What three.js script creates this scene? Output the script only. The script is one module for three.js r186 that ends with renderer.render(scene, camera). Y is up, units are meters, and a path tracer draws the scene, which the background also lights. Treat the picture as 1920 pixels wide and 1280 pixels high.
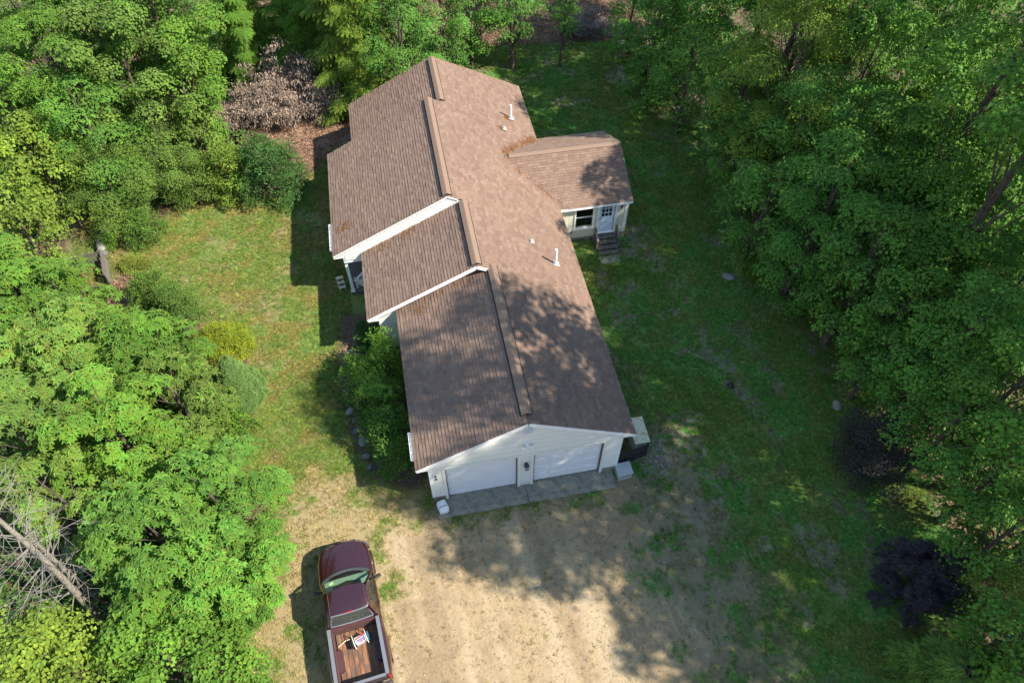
import * as THREE from 'three';
import { mergeGeometries, toCreasedNormals, mergeVertices } from 'three/addons/utils/BufferGeometryUtils.js';

// ---------------------------------------------------------------- camera, sky, sun, exposure
const scene = new THREE.Scene();
const camera = new THREE.PerspectiveCamera(50.87, 1.5, 0.1, 2000);
{
  const yaw = 10.755 * Math.PI / 180, pitch = 52.52 * Math.PI / 180;
  camera.position.set(0, 26, 0);
  camera.lookAt(Math.sin(yaw) * Math.cos(pitch), 26 - Math.sin(pitch), -Math.cos(yaw) * Math.cos(pitch));
}
const renderer = new THREE.WebGLRenderer({ antialias: true });
renderer.toneMapping = THREE.LinearToneMapping;
renderer.toneMappingExposure = 2.45;
renderer.shadowMap.enabled = true;
renderer.shadowMap.type = THREE.PCFSoftShadowMap;
const SUN = new THREE.Vector3(0.88, 1.0, 0.455).normalize();
// clear summer sky: deep blue overhead, paler toward the horizon and a soft bright ring round the sun
{
  const W = 256, H = 128, d = new Float32Array(W * H * 4), v = new THREE.Vector3();
  for (let j = 0; j < H; j++) for (let i = 0; i < W; i++) {
    const el = ((j + 0.5) / H - 0.5) * Math.PI, az = ((i + 0.5) / W - 0.5) * 2 * Math.PI; v.set(Math.cos(el) * Math.cos(az), Math.sin(el), Math.cos(el) * Math.sin(az));
    const t = Math.pow(Math.max(0, v.y), 0.55), c = v.dot(SUN), ring = 0.35 * Math.pow(Math.max(0, c), 8) + 0.08 * c * c, o = (j * W + i) * 4;
    const hz = [0.38, 0.45, 0.52], zn = [0.12, 0.215, 0.39]; for (let k = 0; k < 3; k++) d[o + k] = (hz[k] + (zn[k] - hz[k]) * t) * (1 + ring); d[o + 3] = 1;
  }
  const t = new THREE.DataTexture(d, W, H, THREE.RGBAFormat, THREE.FloatType); t.mapping = THREE.EquirectangularReflectionMapping; t.magFilter = t.minFilter = THREE.LinearFilter; t.needsUpdate = true;
  scene.background = t; scene.environment = t;
}
const sun = new THREE.DirectionalLight(new THREE.Color(1, 0.93, 0.82), 4.5);
sun.name = 'sun';
sun.position.copy(SUN).multiplyScalar(80).add(new THREE.Vector3(3, 0, -20));
sun.target.position.set(3, 0, -20);
sun.castShadow = true;
sun.shadow.mapSize.set(4096, 4096);
Object.assign(sun.shadow.camera, { left: -45, right: 45, top: 45, bottom: -45, near: 1, far: 200 });
scene.add(sun, sun.target);

// ---------------------------------------------------------------- helpers
function rng(seed) { let a = seed >>> 0; return () => { a = (a + 0x6D2B79F5) | 0; let t = Math.imul(a ^ (a >>> 15), 1 | a); t = (t + Math.imul(t ^ (t >>> 7), 61 | t)) ^ t; return ((t ^ (t >>> 14)) >>> 0) / 4294967296; }; }
const V3 = (x, y, z) => new THREE.Vector3(x, y, z);
const hash2 = (x, y) => { let h = Math.imul(x, 374761393) + Math.imul(y, 668265263) | 0; h = Math.imul(h ^ (h >>> 13), 1274126177); return ((h ^ (h >>> 16)) >>> 0) / 4294967296; };
function vnoise(x, y) {
  const xi = Math.floor(x), yi = Math.floor(y), fx = x - xi, fy = y - yi, u = fx * fx * (3 - 2 * fx), v = fy * fy * (3 - 2 * fy);
  const a = hash2(xi, yi), b = hash2(xi + 1, yi), c = hash2(xi, yi + 1), d = hash2(xi + 1, yi + 1);
  return a + (b - a) * u + (c - a) * v + (a - b - c + d) * u * v;
}
const fbm = (x, y, o = 3) => { let s = 0, a = 0.5, n = 0; for (let i = 0; i < o; i++) { s += a * vnoise(x, y); n += a; x = x * 2.03 + 17.1; y = y * 2.03 + 5.7; a *= 0.5; } return s / n; };
const clamp01 = (v) => v < 0 ? 0 : v > 1 ? 1 : v;
const smooth = (a, b, v) => { const t = clamp01((v - a) / (b - a)); return t * t * (3 - 2 * t); };
const taken = new Map();
function numbered(name) { const n = taken.get(name) ?? 0; taken.set(name, n + 1); return n ? `${name}_${String(n).padStart(3, '0')}` : name; }
function thing(name, label, category, x = 0, y = 0, z = 0, turn = 0, group) {
  const o = new THREE.Group(); o.name = numbered(name); o.position.set(x, y, z); o.rotation.y = turn;
  o.userData = { label, category }; if (group) o.userData.group = group;
  scene.add(o); return o;
}
function part(name, geo, mat, parent) {
  const m = new THREE.Mesh(Array.isArray(geo) ? merged(geo) : geo, mat); m.name = name; m.castShadow = m.receiveShadow = true; parent.add(m); return m;
}
function struct(name, geo, mat) { const m = part(name, geo, mat, scene); m.name = numbered(name); m.userData.kind = 'structure'; return m; }
function merged(list) {
  const l = list.map((g) => { const n = g.index ? g.toNonIndexed() : g; for (const k of Object.keys(n.attributes)) if (!['position', 'normal', 'uv'].includes(k)) n.deleteAttribute(k); return n; });
  return l.length === 1 ? l[0] : mergeGeometries(l);
}
function box(w, h, d, x = 0, y = 0, z = 0, rx = 0, ry = 0, rz = 0) {
  const g = new THREE.BoxGeometry(w, h, d);
  const uv = g.attributes.uv, n = g.attributes.normal, p = g.attributes.position;
  for (let i = 0; i < uv.count; i++) {
    const ax = Math.abs(n.getX(i)), ay = Math.abs(n.getY(i));
    if (ax > 0.5) uv.setXY(i, p.getZ(i), p.getY(i)); else if (ay > 0.5) uv.setXY(i, p.getX(i), p.getZ(i)); else uv.setXY(i, p.getX(i), p.getY(i));
  }
  if (rx || ry || rz) g.applyMatrix4(new THREE.Matrix4().makeRotationFromEuler(new THREE.Euler(rx, ry, rz)));
  return g.translate(x, y, z);
}
// a box with its long edges chamfered
function cbox(w, h, d, b, x = 0, y = 0, z = 0, rx = 0, ry = 0, rz = 0) {
  const s = new THREE.Shape(), W = w / 2 - b, H = h / 2 - b;
  s.moveTo(-W, -H); s.lineTo(W, -H); s.lineTo(W, H); s.lineTo(-W, H); s.closePath();
  const g = new THREE.ExtrudeGeometry(s, { depth: d - 2 * b, bevelEnabled: true, bevelSize: b, bevelThickness: b, bevelSegments: 1, curveSegments: 1 });
  g.translate(0, 0, -d / 2 + b);
  if (rx || ry || rz) g.applyMatrix4(new THREE.Matrix4().makeRotationFromEuler(new THREE.Euler(rx, ry, rz)));
  return g.translate(x, y, z);
}
function cyl(r0, r1, h, x, y, z, rx = 0, rz = 0, seg = 12) {
  const g = new THREE.CylinderGeometry(r1, r0, h, seg); if (rx || rz) g.applyMatrix4(new THREE.Matrix4().makeRotationFromEuler(new THREE.Euler(rx, 0, rz))); return g.translate(x, y, z);
}
function prism(pts, z0, z1, holes = []) {
  const s = new THREE.Shape(pts.map(([x, y]) => new THREE.Vector2(x, y)));
  for (const h of holes) s.holes.push(new THREE.Path(h.map(([x, y]) => new THREE.Vector2(x, y))));
  return new THREE.ExtrudeGeometry(s, { depth: z1 - z0, bevelEnabled: false }).translate(0, 0, z0);
}
// a hexahedron from its eight corners (bottom ring a b c d, top ring e f g h), flat shaded
function hexa(c) {
  const q = [[0, 3, 2, 1], [4, 5, 6, 7], [0, 1, 5, 4], [1, 2, 6, 5], [2, 3, 7, 6], [3, 0, 4, 7]], p = [];
  for (const [a, b, d, e] of q) for (const i of [a, b, d, a, d, e]) p.push(...c[i]);
  const g = new THREE.BufferGeometry(); g.setAttribute('position', new THREE.Float32BufferAttribute(p, 3));
  const uv = []; for (let i = 0; i < p.length; i += 3) uv.push(p[i], p[i + 1] + p[i + 2]);
  g.setAttribute('uv', new THREE.Float32BufferAttribute(uv, 2)); g.computeVertexNormals(); return g;
}
// tapered tube through points with radii
function limb(pts, radii, seg = 6) {
  const pos = [], idx = [], uv = [], n = pts.length; let u = V3(1, 0, 0); let run = 0;
  for (let i = 0; i < n; i++) {
    const t = pts[Math.min(n - 1, i + 1)].clone().sub(pts[Math.max(0, i - 1)]).normalize();
    if (Math.abs(u.dot(t)) > 0.95) u = V3(0, 0, 1);
    u = u.clone().addScaledVector(t, -u.dot(t)).normalize(); const w = t.clone().cross(u);
    if (i) run += pts[i].distanceTo(pts[i - 1]);
    for (let k = 0; k <= seg; k++) { const a = k / seg * Math.PI * 2, p = pts[i].clone().addScaledVector(u, Math.cos(a) * radii[i]).addScaledVector(w, Math.sin(a) * radii[i]); pos.push(p.x, p.y, p.z); uv.push(k / seg, run); }
    if (i) for (let k = 0; k < seg; k++) { const a = (i - 1) * (seg + 1) + k, b = i * (seg + 1) + k; idx.push(a, a + 1, b, b, a + 1, b + 1); }
  }
  const g = new THREE.BufferGeometry(); g.setAttribute('position', new THREE.Float32BufferAttribute(pos, 3)); g.setAttribute('uv', new THREE.Float32BufferAttribute(uv, 2)); g.setIndex(idx); g.computeVertexNormals(); return g;
}
function dataTex(w, h, fn, srgb = true, rep = true) {
  const d = new Uint8Array(w * h * 4);
  for (let j = 0; j < h; j++) for (let i = 0; i < w; i++) { const c = fn(i, j), o = (j * w + i) * 4; d[o] = c[0]; d[o + 1] = c[1]; d[o + 2] = c[2]; d[o + 3] = 255; }
  const t = new THREE.DataTexture(d, w, h); t.magFilter = THREE.LinearFilter; t.minFilter = THREE.LinearMipmapLinearFilter; t.generateMipmaps = true;
  if (rep) t.wrapS = t.wrapT = THREE.RepeatWrapping; if (srgb) t.colorSpace = THREE.SRGBColorSpace; t.needsUpdate = true; return t;
}
const lin = (r, g, b) => new THREE.Color().setRGB(r, g, b);
const std = (r, g, b, rough = 0.8, extra = {}) => new THREE.MeshStandardMaterial({ color: lin(r, g, b), roughness: rough, ...extra });
const toS = (v) => { v = clamp01(v); return Math.round(255 * (v <= 0.0031308 ? v * 12.92 : 1.055 * Math.pow(v, 1 / 2.4) - 0.055)); };

// ---------------------------------------------------------------- ground
const ZONE = {
  drive: [[-2.0, -11.7], [-0.5, -11.8], [3.0, -11.7], [6.5, -11.6], [6.7, -9.9], [6.5, -8.1], [7.4, -6.0], [7.4, -4.1], [8.2, 10], [-4.5, 10], [-3.4, -5.4], [-2.9, -7.6], [-2.6, -9.8], [-3.1, -11.3]],
  leftdry: [[-6.8, -13.1], [-5.1, -14.2], [-3.1, -13.1], [-1.3, -12.3], [-0.8, -11.1], [-2.2, -9.5], [-2.6, -5.2], [-3, 10], [-7.4, 10], [-7.0, -6.0], [-7.5, -8.8], [-7.5, -10.7]],
  rightdirt: [[6.3, -11.9], [8.5, -13.3], [9.5, -11.4], [9.3, -9.2], [10.0, -7.2], [10.1, -5.1], [10.5, 10], [7, 10], [6.6, -3.4], [6.4, -6.7], [6.3, -9.8]],
  lawn: [[-14.5, -28.9], [-12.5, -31.6], [-9.8, -32.2], [-5.8, -31.6], [-4.3, -34.6], [-2, -36.4], [3, -43], [6.2, -44.3], [16.4, -43.2], [17.6, -37.1], [18.6, -31.5], [17.6, -24.9], [18.2, -20.3], [18.9, -16.2], [18.2, -10.7], [18.6, -7.8], [16.8, -2.0], [16, 10], [-8.6, 10], [-8.1, -6.2], [-7.9, -8.8], [-7.5, -13.2], [-9.1, -15.6], [-7.8, -18.2], [-8.3, -21.8], [-11, -23.9], [-12.9, -26.3], [-14.8, -27.5]],
  litter: [[-7.4, -37.2], [-4.1, -41.0], [-1.9, -40.6], [-1.6, -35], [-4.6, -34.2]],
  bed: [[-3.9, -22.6], [-2.0, -22.6], [-0.7, -13.6], [-1.6, -13.2], [-3.2, -14.1], [-4.1, -17.6]],
  clear: [[-17.6, -28], [-17.8, -33.6], [-15.2, -33.6], [-14.6, -30], [-14.2, -27.4], [-15, -26]],
};
// signed distance to a polygon, positive inside
function inside(poly, x, z) {
  let d = 1e9, s = 1;
  for (let i = 0, j = poly.length - 1; i < poly.length; j = i++) {
    const [ax, az] = poly[i], [bx, bz] = poly[j], ex = bx - ax, ez = bz - az, wx = x - ax, wz = z - az;
    const t = clamp01((wx * ex + wz * ez) / (ex * ex + ez * ez)), dx = wx - ex * t, dz = wz - ez * t; d = Math.min(d, dx * dx + dz * dz);
    const c1 = z >= az, c2 = z < bz, c3 = ex * wz > ez * wx;
    if ((c1 && c2 && c3) || (!c1 && !c2 && !c3)) s = -s;
  }
  return -s * Math.sqrt(d) * 1;
}
const boxes = {}; for (const k in ZONE) { const xs = ZONE[k].map((p) => p[0]), zs = ZONE[k].map((p) => p[1]); boxes[k] = [Math.min(...xs) - 3, Math.max(...xs) + 3, Math.min(...zs) - 3, Math.max(...zs) + 3]; }
const zone = (k, x, z) => { const b = boxes[k]; return x < b[0] || x > b[1] || z < b[2] || z > b[3] ? -3 : inside(ZONE[k], x, z); };
const mix3 = (a, b, t) => { a[0] += (b[0] - a[0]) * t; a[1] += (b[1] - a[1]) * t; a[2] += (b[2] - a[2]) * t; };
const C = { floor: [0.085, 0.052, 0.03], litter: [0.2, 0.125, 0.075], leafPale: [0.3, 0.2, 0.135], green: [0.1, 0.195, 0.032], lush: [0.09, 0.25, 0.05], dry: [0.215, 0.185, 0.055], sand: [0.375, 0.275, 0.152], sandDark: [0.25, 0.178, 0.1], grey: [0.2, 0.175, 0.115], bare: [0.25, 0.2, 0.1], pale: [0.2, 0.125, 0.075] };
// what the ground is made of at a place: colour and how much grass grows there
function soil(x, z) {
  const n1 = fbm(x * 0.35 + 3, z * 0.35 + 9, 3), n2 = fbm(x * 1.3 + 31, z * 1.3 - 7, 3), n3 = fbm(x * 5.1, z * 5.1 + 40, 2), n4 = vnoise(x * 15, z * 15), n5 = hash2(Math.round(x * 24), Math.round(z * 24));
  const c = [...C.floor]; mix3(c, C.litter, smooth(0.4, 0.7, n3) * 0.75); mix3(c, C.leafPale, n5 > 0.8 ? 0.55 * n2 : 0);
  let grass = 0;
  const wob = (n2 - 0.5) * 1.6 + (n3 - 0.5) * 0.7;
  const li = smooth(-0.3, 0.5, zone('litter', x, z) + wob * 0.7); if (li > 0) { const q = [...C.pale]; mix3(q, C.leafPale, 0.3 + 0.7 * (n5 > 0.35 ? n3 : 0)); mix3(c, q, li); }
  const la = Math.max(smooth(-0.35, 0.35, zone('lawn', x, z) + wob * 0.6), 0.8 * smooth(-0.4, 0.6, zone('clear', x, z) + wob));
  if (la > 0) {
    const left = smooth(4.5, 2.5, x + 0.02 * z), q = [...C.green];
    mix3(q, C.lush, (1 - left) * smooth(0.35, 0.62, n1) * 0.8 + left * smooth(0.5, 0.7, n1) * 0.35);
    mix3(q, C.dry, clamp01(0.12 + 0.28 * left + smooth(0.42, 0.68, n2) * (0.34 + 0.26 * left) + (n3 - 0.5) * 0.6));
    // bare scuffs where the turf is thin
    const thin = Math.max(smooth(0.61, 0.76, fbm(x * 0.7 + 80, z * 0.7 + 11, 3)), (1 - left) * smooth(0.56, 0.72, fbm(x * 0.9 - 30, z * 0.6 + 51, 4)) * smooth(-24, -14, z)) * (0.85 - 0.3 * left) * smooth(0.3, 0.6, n3);
    mix3(q, left > 0.5 ? C.bare : C.grey, thin);
    const k = 0.58 + 0.8 * (0.45 * n4 + 0.5 * n5); q[0] *= k; q[1] *= k; q[2] *= k;
    mix3(c, q, la); grass = la * (1 - 0.85 * thin);
  }
  const rd = smooth(-1.6, 0.7, zone('rightdirt', x, z) + wob) * smooth(0.3, 0.62, n2 * 0.6 + n3 * 0.4 + 0.05); if (rd > 0) { const q = [...C.grey]; mix3(q, C.sandDark, n1); mix3(c, q, rd * 0.85); grass *= 1 - rd * 0.8; }
  const ld = smooth(-1.3, 0.9, zone('leftdry', x, z) + wob) * smooth(0.32, 0.6, n2 * 0.65 + n3 * 0.35 + 0.06); if (ld > 0) { const q = [...C.sand]; mix3(q, C.dry, 0.35 * n3); mix3(c, q, ld * 0.8); grass *= 1 - ld * 0.75; }
  const dr = smooth(-0.7, 0.8, zone('drive', x, z) + wob * 1.1); if (dr > 0) {
    const q = [...C.sand]; mix3(q, C.sandDark, smooth(0.4, 0.72, n2) * 0.5 + smooth(0.5, 0.8, n3) * 0.4); mix3(q, C.dry, smooth(0.62, 0.75, n2 * 0.7 + n3 * 0.3) * 0.35);
    const rut = Math.exp(-Math.pow((x - 2.6 - 0.13 * (z + 8)) / 0.28, 2)) + Math.exp(-Math.pow((x - 4.3 - 0.13 * (z + 8)) / 0.28, 2)); mix3(q, [0.43, 0.325, 0.19], clamp01(rut) * 0.5 * n2); const al = x * 0.13 + z, ac = x - 0.13 * z, st = fbm(ac * 1.7 + 4, al * 0.16, 3); mix3(q, [0.46, 0.355, 0.22], smooth(0.52, 0.7, st) * 0.6); mix3(q, C.sandDark, smooth(0.46, 0.3, st) * 0.45);
    const k = 0.78 + 0.44 * (0.5 * n4 + 0.5 * n5); q[0] *= k; q[1] *= k; q[2] *= k; if (n5 > 0.985) mix3(q, C.floor, 0.7);
    mix3(c, q, dr); grass *= 1 - dr * 0.97;
  }
  const be = smooth(-0.3, 0.3, zone('bed', x, z) + wob * 0.4); if (be > 0) { const q = [0.075, 0.055, 0.038]; mix3(q, C.litter, n5 * 0.4); mix3(c, q, be); grass *= 1 - be; }
  return [c, grass];
}
const GX0 = -34, GX1 = 50, GZ0 = -60, GZ1 = 10;
{
  const W = 2048, H = 1706;
  const tex = dataTex(W, H, (i, j) => { const [c] = soil(GX0 + (i + 0.5) / W * (GX1 - GX0), GZ1 - (j + 0.5) / H * (GZ1 - GZ0)); return [toS(c[0]), toS(c[1]), toS(c[2])]; }, true, false);
  const bump = dataTex(512, 512, (i, j) => { const v = 255 * (0.5 * vnoise(i * 0.25, j * 0.25) + 0.5 * hash2(i, j)); return [v, v, v]; }, false);
  bump.repeat.set(42, 35);
  const g = new THREE.PlaneGeometry(GX1 - GX0, GZ1 - GZ0, 168, 140).rotateX(-Math.PI / 2).translate((GX0 + GX1) / 2, 0, (GZ0 + GZ1) / 2);
  const p = g.attributes.position;
  for (let i = 0; i < p.count; i++) { const x = p.getX(i), z = p.getZ(i); const edge = Math.min(x - GX0, GX1 - x, z - GZ0, GZ1 - z); const nearHouse = smooth(0, 2, Math.max(-4.5 - x, x - 11.5, -36 - z, z + 11)); p.setY(i, (fbm(x * 0.5, z * 0.5, 3) - 0.5) * 0.1 * Math.min(1, edge / 3) * nearHouse); }
  g.computeVertexNormals();
  struct('ground', g, new THREE.MeshStandardMaterial({ map: tex, roughness: 0.95, bumpMap: bump, bumpScale: 0.03 }));
  const far = dataTex(512, 512, (i, j) => { const n = fbm(i * 0.05, j * 0.05, 3), m = hash2(i, j), c = [...C.floor]; mix3(c, C.litter, n * m); return c.map(toS); });
  const ring = [];
  const R = 500, add = (x0, x1, z0, z1) => { const q = new THREE.PlaneGeometry(x1 - x0, z1 - z0).rotateX(-Math.PI / 2).translate((x0 + x1) / 2, 0, (z0 + z1) / 2); const a = q.attributes.position, u = q.attributes.uv; for (let i = 0; i < a.count; i++) u.setXY(i, a.getX(i) / 12, a.getZ(i) / 12); ring.push(q); };
  add(-R, GX0, -R, R); add(GX1, R, -R, R); add(GX0, GX1, -R, GZ0); add(GX0, GX1, GZ1, R);
  struct('forest_ground', ring, new THREE.MeshStandardMaterial({ map: far, roughness: 0.95 }));
}
const onHouse = (x, z) => (x > -0.9 && x < 6.8 && z < -12.3 && z > -35) || (x > -3.4 && x < 0 && z < -19.6 && z > -35) || (x > 6 && x < 10.7 && z < -25.1 && z > -30.5) || (x > -0.7 && x < 6.6 && z < -11.7 && z > -13);

// ---------------------------------------------------------------- house
const YE = 2.87, M = 0.497, XR = 7.01, ANG = Math.atan(M), CA = Math.cos(ANG), SA = Math.sin(ANG);
const BLOCKS = [ // left eave, back, front
  { name: 'garage', L: -1.148, zb: -20.06, zf: -12.344 }, { name: 'middle', L: -2.388, zb: -23.61, zf: -19.662 }, { name: 'main', L: -3.659, zb: -30.923, zf: -23.612, rake: 0.07 }, { name: 'rear', L: -2.396, zb: -35.038, zf: -30.925 }];
for (const b of BLOCKS) { b.mid = (XR + b.L) / 2; b.ya = YE + M * (XR - b.L) / 2; }
const sidingTones = [std(0.72, 0.71, 0.64, 0.55), std(0.69, 0.68, 0.61, 0.55), std(0.74, 0.73, 0.66, 0.55)];
const trimMat = std(0.82, 0.82, 0.8, 0.45), darkTrim = std(0.09, 0.09, 0.085, 0.7), soffitMat = std(0.7, 0.7, 0.67, 0.6);
const concTex = dataTex(256, 256, (i, j) => { const v = 0.82 + 0.22 * fbm(i * 0.05, j * 0.05, 4) - 0.1 * hash2(i, j) - 0.1 * smooth(0.6, 0.8, vnoise(i * 0.035 + 9, j * 0.035)); return [150 * v, 144 * v, 128 * v]; });
const concMat = new THREE.MeshStandardMaterial({ map: concTex, roughness: 0.9, bumpMap: concTex, bumpScale: 0.004 });
const woodTex = dataTex(128, 256, (i, j) => { const g = fbm(i * 0.22, j * 0.018, 3), k = fbm(i * 0.03 + 5, j * 0.012, 2), v = 0.55 + 0.5 * g + 0.25 * (k - 0.5) - 0.1 * hash2(i, j); return [168 * v, 158 * v, 146 * v]; });
const greyWood = new THREE.MeshStandardMaterial({ map: woodTex, color: lin(0.62, 0.62, 0.63), roughness: 0.92, bumpMap: woodTex, bumpScale: 0.004 });
const house = thing('house', 'long tan-roofed ranch house with stepped gables and an attached two-door garage', 'house');
// roof decks
const deckMat = std(0.14, 0.09, 0.06, 0.95);
const deckGeo = BLOCKS.map((b) => { const d = b.name === 'garage' ? 0.028 : 0.02; return prism([[b.L + 0.02, YE - d], [b.mid, b.ya - d], [XR - 0.02, YE - d], [XR - 0.02, YE - 0.16], [b.mid, b.ya - 0.18], [b.L + 0.02, YE - 0.16]], b.zb, b.zf - 0.03); });
const SR = { ye: 2.6, m: 0.49, zf: -24.98, zb: -30.54, zm: -27.76, x1: 10.72 }; SR.yr = SR.ye + SR.m * (SR.zf - SR.zm);
{ // sunroom deck runs across, its ridge along x
  const prof = [[-SR.zf, SR.ye - 0.02], [-SR.zm, SR.yr - 0.02], [-SR.zb, SR.ye - 0.02], [-SR.zb, SR.ye - 0.15], [-SR.zm, SR.yr - 0.17], [-SR.zf, SR.ye - 0.15]];
  deckGeo.push(prism(prof.reverse(), 4.9, SR.x1 - 0.03).applyMatrix4(new THREE.Matrix4().set(0, 0, 1, 0, 0, 1, 0, 0, -1, 0, 0, 0, 0, 0, 0, 1)));
}
const roof = part('roof', deckGeo, deckMat, house);
// shingles: wedge tabs, butt edge thick, laid in courses
const tabGeo = hexa([[-0.5, 0, 0], [0.5, 0, 0], [0.5, 0, -1], [-0.5, 0, -1], [-0.5, 1, 0], [0.5, 1, 0], [0.5, 0.06, -1], [-0.5, 0.06, -1]]);
const tabMats = [], tabCols = [];
const granTex = dataTex(256, 256, (i, j) => { const v = 200 + 55 * (hash2(i, j) - 0.5) * 1.6 + 30 * (vnoise(i * 0.2, j * 0.2) - 0.5); return [v, v, v]; });
function shingle(origin, along, up, len, slope, keep, seed) {
  const r = rng(seed), nrm = along.clone().cross(up).normalize(); if (nrm.y < 0) nrm.negate();
  const rows = Math.ceil(slope / 0.142);
  for (let k = 0; k < rows; k++) {
    const s0 = k * 0.142, h = Math.min(0.142, slope - s0) + 0.012; let t = -(k % 2) * 0.152 - r() * 0.06;
    while (t < len) {
      const w = 0.24 + r() * 0.11, a = Math.max(0, t), e = Math.min(len, t + w - 0.007); t += w;
      if (e - a < 0.03) continue; const m = (a + e) / 2; if (keep && !keep(m, s0)) continue;
      const at = origin.clone().addScaledVector(along, m).addScaledVector(up, s0), th = r() < 0.6 ? 0.022 + r() * 0.005 : 0.013 + r() * 0.004;
      const mt = new THREE.Matrix4().makeBasis(along.clone().multiplyScalar(e - a), nrm.clone().multiplyScalar(th), up.clone().multiplyScalar(-h)); mt.setPosition(at);
      const blend = r(), q = 0.86 + 0.14 * r() + 0.16 * (fbm(at.z * 0.5 + 20, at.x * 0.5, 2) - 0.5), c = blend < 0.25 ? [0.176, 0.111, 0.078] : blend < 0.7 ? [0.198, 0.125, 0.088] : [0.22, 0.142, 0.102];
      tabMats.push([mt, at]); tabCols.push([c[0] * q, c[1] * q, c[2] * q]);
    }
  }
}
BLOCKS.forEach((b, i) => {
  const slope = (b.mid - b.L) / CA - 0.03, len = b.zf - b.zb, right = b.name === 'garage' ? len - 0.4 : len;
  shingle(V3(XR + 0.02, YE - 0.025, b.zf), V3(0, 0, -1), V3(-CA, SA, 0), right, slope, null, 40 + i);
  shingle(V3(b.L - 0.02, YE - 0.025, b.zb), V3(0, 0, 1), V3(CA, SA, 0), len, slope, null, 50 + i);
});
{
  const a = Math.atan(SR.m), c = Math.cos(a), s = Math.sin(a), slope = (SR.zf - SR.zm) / c - 0.02, clipF = (m, d) => { const y = SR.ye + d * s, x = 4.9 + m; return y > YE + M * (XR - x) - 0.05 && (x > XR - 0.05 || y > YE - 0.02); };
  shingle(V3(4.9, SR.ye - 0.02, SR.zf + 0.02), V3(1, 0, 0), V3(0, s, -c), SR.x1 - 4.9, slope, clipF, 61);
  shingle(V3(SR.x1, SR.ye - 0.02, SR.zb - 0.02), V3(-1, 0, 0), V3(0, s, c), SR.x1 - 4.9, slope, (m, d) => clipF(SR.x1 - 4.9 - m, d), 62);
}
{ // the 300 tabs nearest the viewer singly, the rest as one field
  const order = tabMats.map((t, i) => [t[1].distanceToSquared(camera.position), i]).sort((a, b) => a[0] - b[0]).map((x) => x[1]);
  const tones = []; for (let i = 0; i < 12; i++) { const q = 0.83 + 0.2 * ((i * 5) % 12) / 11, c = i % 3 === 0 ? [0.176, 0.111, 0.078] : i % 3 === 1 ? [0.198, 0.125, 0.088] : [0.22, 0.142, 0.102]; tones.push(std(c[0] * q, c[1] * q, c[2] * q, 0.95)); }
  for (const i of order.slice(0, 300)) { const c = tabCols[i]; let best = 0, bd = 9; tones.forEach((m, k) => { const d = Math.abs(m.color.r - c[0]) + Math.abs(m.color.g - c[1]); if (d < bd) { bd = d; best = k; } }); const m = part('shingle', tabGeo, tones[best], roof); m.applyMatrix4(tabMats[i][0]); }
  const rest = order.slice(300), f = new THREE.InstancedMesh(tabGeo, std(1, 1, 1, 0.95), rest.length); f.name = 'shingle_courses'; rest.forEach((i, k) => { f.setMatrixAt(k, tabMats[i][0]); f.setColorAt(k, lin(...tabCols[i])); }); f.userData.kind = 'stuff'; f.castShadow = f.receiveShadow = true; roof.add(f);
}
// ridge vents: a raised cap over each ridge, open along both sides
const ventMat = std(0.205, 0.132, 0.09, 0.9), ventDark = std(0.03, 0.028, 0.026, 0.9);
function ridgeVent(x, y, z0, z1) {
  const w = 0.19, lift = 0.08, t = 0.03, d = M * w, P = (o) => [[x - w, y - d + o], [x - 0.05, y - 0.02 + o], [x, y + 0.002 + o], [x + 0.05, y - 0.02 + o], [x + w, y - d + o]];
  const g = prism([...P(lift + t), ...P(lift).reverse()].reverse(), z0, z1), v = part('ridge_vent', g, ventMat, house);
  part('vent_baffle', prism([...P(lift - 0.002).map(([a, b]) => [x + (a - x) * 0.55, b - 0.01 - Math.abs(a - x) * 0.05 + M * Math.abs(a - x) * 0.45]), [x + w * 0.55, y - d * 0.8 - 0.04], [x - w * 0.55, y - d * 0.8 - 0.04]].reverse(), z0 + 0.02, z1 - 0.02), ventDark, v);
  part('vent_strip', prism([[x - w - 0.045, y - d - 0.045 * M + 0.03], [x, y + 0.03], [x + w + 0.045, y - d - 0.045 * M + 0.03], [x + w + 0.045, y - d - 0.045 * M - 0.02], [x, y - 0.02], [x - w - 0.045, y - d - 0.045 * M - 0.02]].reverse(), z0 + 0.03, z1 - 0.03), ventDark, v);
  return v;
}
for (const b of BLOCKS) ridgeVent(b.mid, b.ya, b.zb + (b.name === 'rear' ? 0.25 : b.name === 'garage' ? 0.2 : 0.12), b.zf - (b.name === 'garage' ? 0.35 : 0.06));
{ // sunroom ridge vent, along x
  const w = 0.17, d = SR.m * w, o = 0.03, P = (k) => [[-SR.zm - w, SR.yr - d + k], [-SR.zm, SR.yr + k], [-SR.zm + w, SR.yr - d + k]];
  part('ridge_vent', prism([...P(o + 0.02), ...P(o).reverse()].reverse(), 5.1, SR.x1 - 0.06).applyMatrix4(new THREE.Matrix4().set(0, 0, 1, 0, 0, 1, 0, 0, -1, 0, 0, 0, 0, 0, 0, 1)), ventMat, house);
}
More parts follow.
